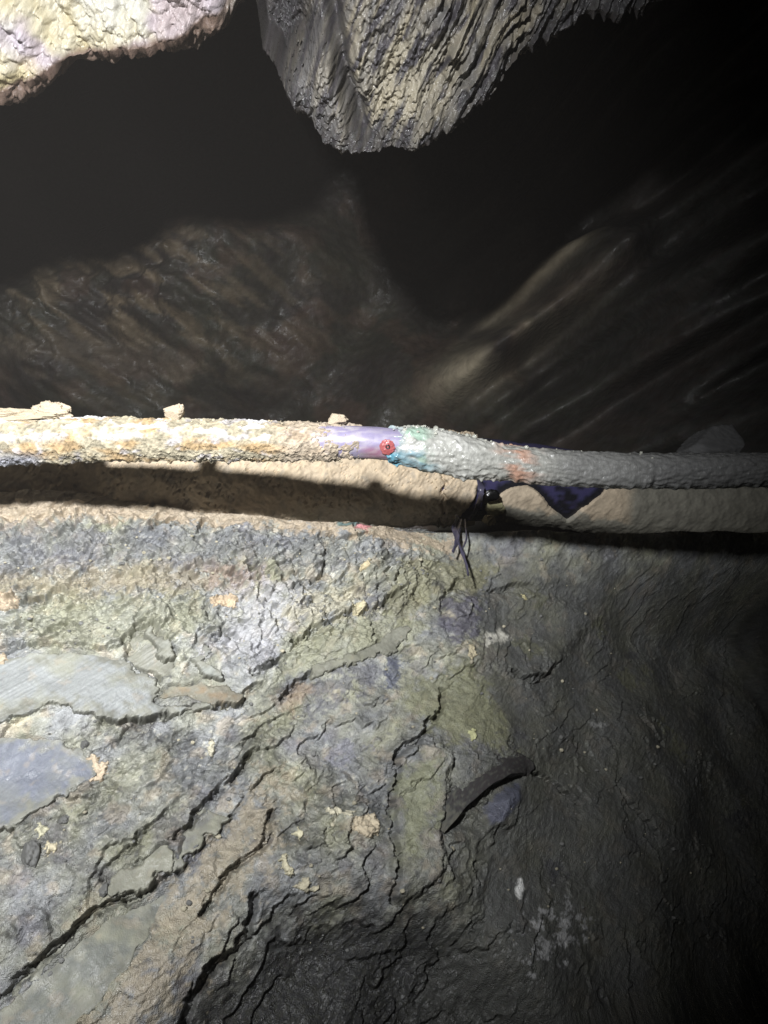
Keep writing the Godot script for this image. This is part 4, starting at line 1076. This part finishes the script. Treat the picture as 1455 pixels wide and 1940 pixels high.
	# ---- clay and plastic between the two crusts of the large pipe
	for c in [
		[Vector3(0.1795, 0.0068, -1.25), Vector3(0.016, 0.012, 0.01), 21, Color(0.32, 0.3, 0.17), "olive clay lump wedged in the gap of the large blue pipe"],
		[Vector3(0.1652, -0.0117, -1.22), Vector3(0.012, 0.009, 0.009), 22, Color(0.36, 0.31, 0.2), "small tan clay lump below the olive lump in the pipe gap"],
	]:
		var o := put("clay_lump", lump(c[1], c[2], c[3], 0.35, 6, 30), M.clay)
		o.position = c[0]
		tag(o, c[4], "clod")
	var rag := thing("plastic_strip", "torn black plastic strip dangling from the gap in the large pipe over the rock", "plastic strip", Vector3(0.1074, -0.016, -1.17))
	strip(rag, [Vector3(0.1136, -0.0065, -1.185), Vector3(0.1055, -0.0235, -1.15), Vector3(0.1054, -0.0396, -1.115), Vector3(0.0975, -0.0568, -1.095)], 0.011)
	strip(rag, [Vector3(0.1163, -0.0121, -1.18), Vector3(0.1072, -0.0381, -1.118), Vector3(0.1104, -0.0565, -1.09), Vector3(0.1141, -0.0743, -1.068), Vector3(0.1145, -0.0861, -1.052)], 0.006)
	strip(rag, [Vector3(0.1228, -0.0121, -1.18), Vector3(0.1201, -0.0368, -1.125), Vector3(0.111, -0.0523, -1.095)], 0.004)
	var hole_piece := put("torn_hole_and_flap", lump(Vector3(0.012, 0.009, 0.003), 24, Color(0.03, 0.03, 0.035), 0.2, 8, 20), M.black, drain)  # black piece added in place of a dark opening in the tube
	hole_piece.position = Vector3(0.1695, 0.0265, -1.215) - at_line(blue_line, 0.0) + Vector3(0, BLUE_R, 0)
	put("torn_hole_and_flap", strip_mesh([Vector3(0.1474, 0.0537, -1.21), Vector3(0.1517, 0.0329, -1.205), Vector3(0.1447, 0.0082, -1.195), Vector3(0.1314, -0.0121, -1.185)], 0.012, at_line(blue_line, 0.0) - Vector3(0, BLUE_R, 0)), M.plastic, drain)

	# ---- clay splashes on the slope
	splat([Vector2(0.115, 0.3218), Vector2(0.1212, 0.3125), Vector2(0.1299, 0.3085), Vector2(0.1346, 0.3176), Vector2(0.1442, 0.3196), Vector2(0.1436, 0.3311), Vector2(0.1399, 0.341), Vector2(0.1285, 0.34), Vector2(0.119, 0.3347)], 0.004, CLAY * 1.05, "large tan clay splash on the flat blue-grey slab at left")
	splat([Vector2(0.0487, 0.2141), Vector2(0.0573, 0.2025), Vector2(0.0697, 0.195), Vector2(0.077, 0.2022), Vector2(0.0689, 0.2105), Vector2(0.0588, 0.2179)], 0.003, CLAY * 1.05, "tan clay splash on the wide streaked grey slab")
	splat([Vector2(0.0008, 0.0991), Vector2(0.0233, 0.0957), Vector2(0.0341, 0.1097), Vector2(0.0325, 0.1261), Vector2(0.0053, 0.1334)], 0.005, CLAY, "tan clay splash at the left edge just under the ochre band")
	splat([Vector2(0.0126, 0.1896), Vector2(0.0273, 0.1869), Vector2(0.0325, 0.1939), Vector2(0.025, 0.2036), Vector2(0.0145, 0.2044)], 0.004, CLAY, "small tan splash at left edge above the wide grey slab")
	splat([Vector2(0.3924, 0.4076), Vector2(0.4061, 0.4033), Vector2(0.4238, 0.4015), Vector2(0.4257, 0.4109), Vector2(0.4216, 0.424), Vector2(0.4066, 0.4291), Vector2(0.3954, 0.4191)], 0.004, Color(0.42, 0.36, 0.26), "broad tan clay splash left of the upright olive rock face")
	splat([Vector2(0.3695, 0.3917), Vector2(0.3832, 0.3901), Vector2(0.3883, 0.3958), Vector2(0.4011, 0.3976), Vector2(0.3928, 0.4054), Vector2(0.3817, 0.4009), Vector2(0.3714, 0.3993)], 0.003, Color(0.48, 0.45, 0.34), "ragged pale splash just above left of the broad tan splash")
	splat([Vector2(0.3323, 0.4159), Vector2(0.3365, 0.4081), Vector2(0.3417, 0.412), Vector2(0.3444, 0.4188), Vector2(0.3368, 0.4207)], 0.003, Color(0.46, 0.43, 0.3), "small star-shaped pale splash in the middle of the slope")
	splat([Vector2(0.3143, 0.4369), Vector2(0.321, 0.4345), Vector2(0.3228, 0.4446), Vector2(0.3285, 0.4473), Vector2(0.3241, 0.4581), Vector2(0.316, 0.4526)], 0.004, Color(0.4, 0.37, 0.26), "upright olive-tan splash just above the hollow with the painted shadow")
	splat([Vector2(0.326, 0.4664), Vector2(0.3376, 0.4586), Vector2(0.3453, 0.4626), Vector2(0.342, 0.4683), Vector2(0.3554, 0.4698), Vector2(0.3471, 0.4749), Vector2(0.3335, 0.4713)], 0.0035, Color(0.36, 0.33, 0.24), "forked tan splash lowest above the hollow with the painted shadow")
	splat([Vector2(0.0889, 0.4047), Vector2(0.0922, 0.3986), Vector2(0.0999, 0.3994), Vector2(0.0996, 0.4069), Vector2(0.0933, 0.4112)], 0.003, Color(0.48, 0.43, 0.3), "pale tan splash low on the left beside a dark pebble")
	splat([Vector2(0.0786, 0.3855), Vector2(0.0808, 0.3786), Vector2(0.0895, 0.3794), Vector2(0.0904, 0.3888), Vector2(0.084, 0.3922)], 0.003, Color(0.44, 0.42, 0.3), "pale olive splash under the flat blue-grey slab")
	splat([Vector2(0.2466, 0.3146), Vector2(0.2499, 0.3006), Vector2(0.2545, 0.301), Vector2(0.2564, 0.3123), Vector2(0.2526, 0.3224)], 0.003, Color(0.5, 0.47, 0.36), "narrow pale splash below the cleft under the wide slab")
	splat([Vector2(0.4542, 0.0746), Vector2(0.4609, 0.0656), Vector2(0.4727, 0.0629), Vector2(0.4672, 0.0729), Vector2(0.4572, 0.0791)], 0.0025, Color(0.55, 0.47, 0.3), "cream chip of clay right of the grey block under the hose shadow")
	splat([Vector2(0.5828, 0.2098), Vector2(0.5901, 0.1909), Vector2(0.5978, 0.196), Vector2(0.5969, 0.2104), Vector2(0.588, 0.2211)], 0.0025, Color(0.42, 0.37, 0.25), "flecked cream splash under the purple stain")
	splat([Vector2(0.5532, 0.3197), Vector2(0.5581, 0.3119), Vector2(0.5655, 0.3151), Vector2(0.563, 0.3245), Vector2(0.5565, 0.3281)], 0.003, Color(0.4, 0.4, 0.22), "yellowish splash above the dark curved hollow")
	splat([Vector2(0.7067, 0.1093), Vector2(0.7139, 0.1001), Vector2(0.7169, 0.1114)], 0.002, Color(0.5, 0.45, 0.25), "tiny yellow splash in the dim right half below the shadow")
	splat([Vector2(0.4344, 0.1314), Vector2(0.4576, 0.1218), Vector2(0.4632, 0.1321), Vector2(0.4435, 0.1465)], 0.003, Color(0.52, 0.47, 0.32), "cream splash on the lip of the long ragged ledge")
	splat([Vector2(0.2542, 0.1187), Vector2(0.2843, 0.1096), Vector2(0.2919, 0.118), Vector2(0.2874, 0.1276), Vector2(0.2584, 0.1308)], 0.003, Color(0.5, 0.4, 0.28), "pinkish tan splash beside the pale bluish patch")

	# ---- loose pebbles on the slope
	for c in [
		[0.0852, 0.3477, 0.0048, 0.0041, "black pebble on the flat blue-grey slab, left of a pair"],
		[0.0998, 0.3501, 0.0043, 0.0036, "black pebble on the flat blue-grey slab, right of a pair"],
		[0.0536, 0.366, 0.0084, 0.0057, "large flat dark pebble at the left edge"],
		[0.1043, 0.3762, 0.0053, 0.0046, "round dark pebble below the pair on the blue-grey slab"],
		[0.0779, 0.4075, 0.0102, 0.0146, "biggest dark stone, half sunk at lower left"],
		[0.1757, 0.4405, 0.0057, 0.0062, "round brown-black pebble on the tongue-shaped slab"],
		[0.1461, 0.4481, 0.0051, 0.0056, "dull pebble at the tip of the tongue-shaped slab"],
		[0.1609, 0.4475, 0.003, 0.0028, "smallest dark pebble on the tongue-shaped slab"],
		[0.1188, 0.2987, 0.0045, 0.0043, "grey pebble at the upper rim of the blue-grey slab"],
		[0.1025, 0.2089, 0.0036, 0.0033, "tiny pale pebble on the wide streaked slab"],
	]:
		place_pebble(c[0], c[1], c[2], c[3], c[4])

	# ---- stones seen past the hose
	var far := put("boulder", lump(Vector3(0.09, 0.06, 0.05), 51, Color(0.11, 0.11, 0.11), 0.2, 16, 40), M.stone)
	far.position = Vector3(0.7457, 0.1457, -1.75)
	tag(far, "dim angular grey boulder behind the hose at the right", "boulder")

	# ---- a dark strip added in place of a shaded curved hollow
	band("shade_strip", [Vector2(0.4889, 0.4264), Vector2(0.509, 0.4051), Vector2(0.5333, 0.3856), Vector2(0.5683, 0.3672), Vector2(0.6057, 0.3567), Vector2(0.6304, 0.3607), Vector2(0.6374, 0.3692)], 0.034, "dark curved strip standing in for a shaded hollow in the dim rock at lower right")

	# ---- crumbs of rock and clay too many to count
	spots = []
	for k in 5200:
		var s := rng.randf_range(-0.05, 0.9)
		var t := rng.randf_range(0.0, 0.56)
		var i := clampi(SS.bsearch(s), 0, SS.size() - 1)
		var j := clampi(TT.bsearch(t), 0, TT.size() - 1)
		if rng.randf() > RUB[j * SS.size() + i] * 0.7 + 0.05 or fb.get_noise_2d(s * 12.0, t * 12.0 + 200.0) < -0.05:
			continue
		var sz := 0.0006 + 0.0026 * pow(rng.randf(), 4.0)
		var col := Color(0.5, 0.46, 0.34) if rng.randf() < 0.45 else Color(0.2, 0.2, 0.19)
		spots.append([on_slope(s, t, surface_height(s, t) + sz * 0.4), sz, col])
	scatter(slope, "crumbs", spots, 45, Color.WHITE, M.clay)
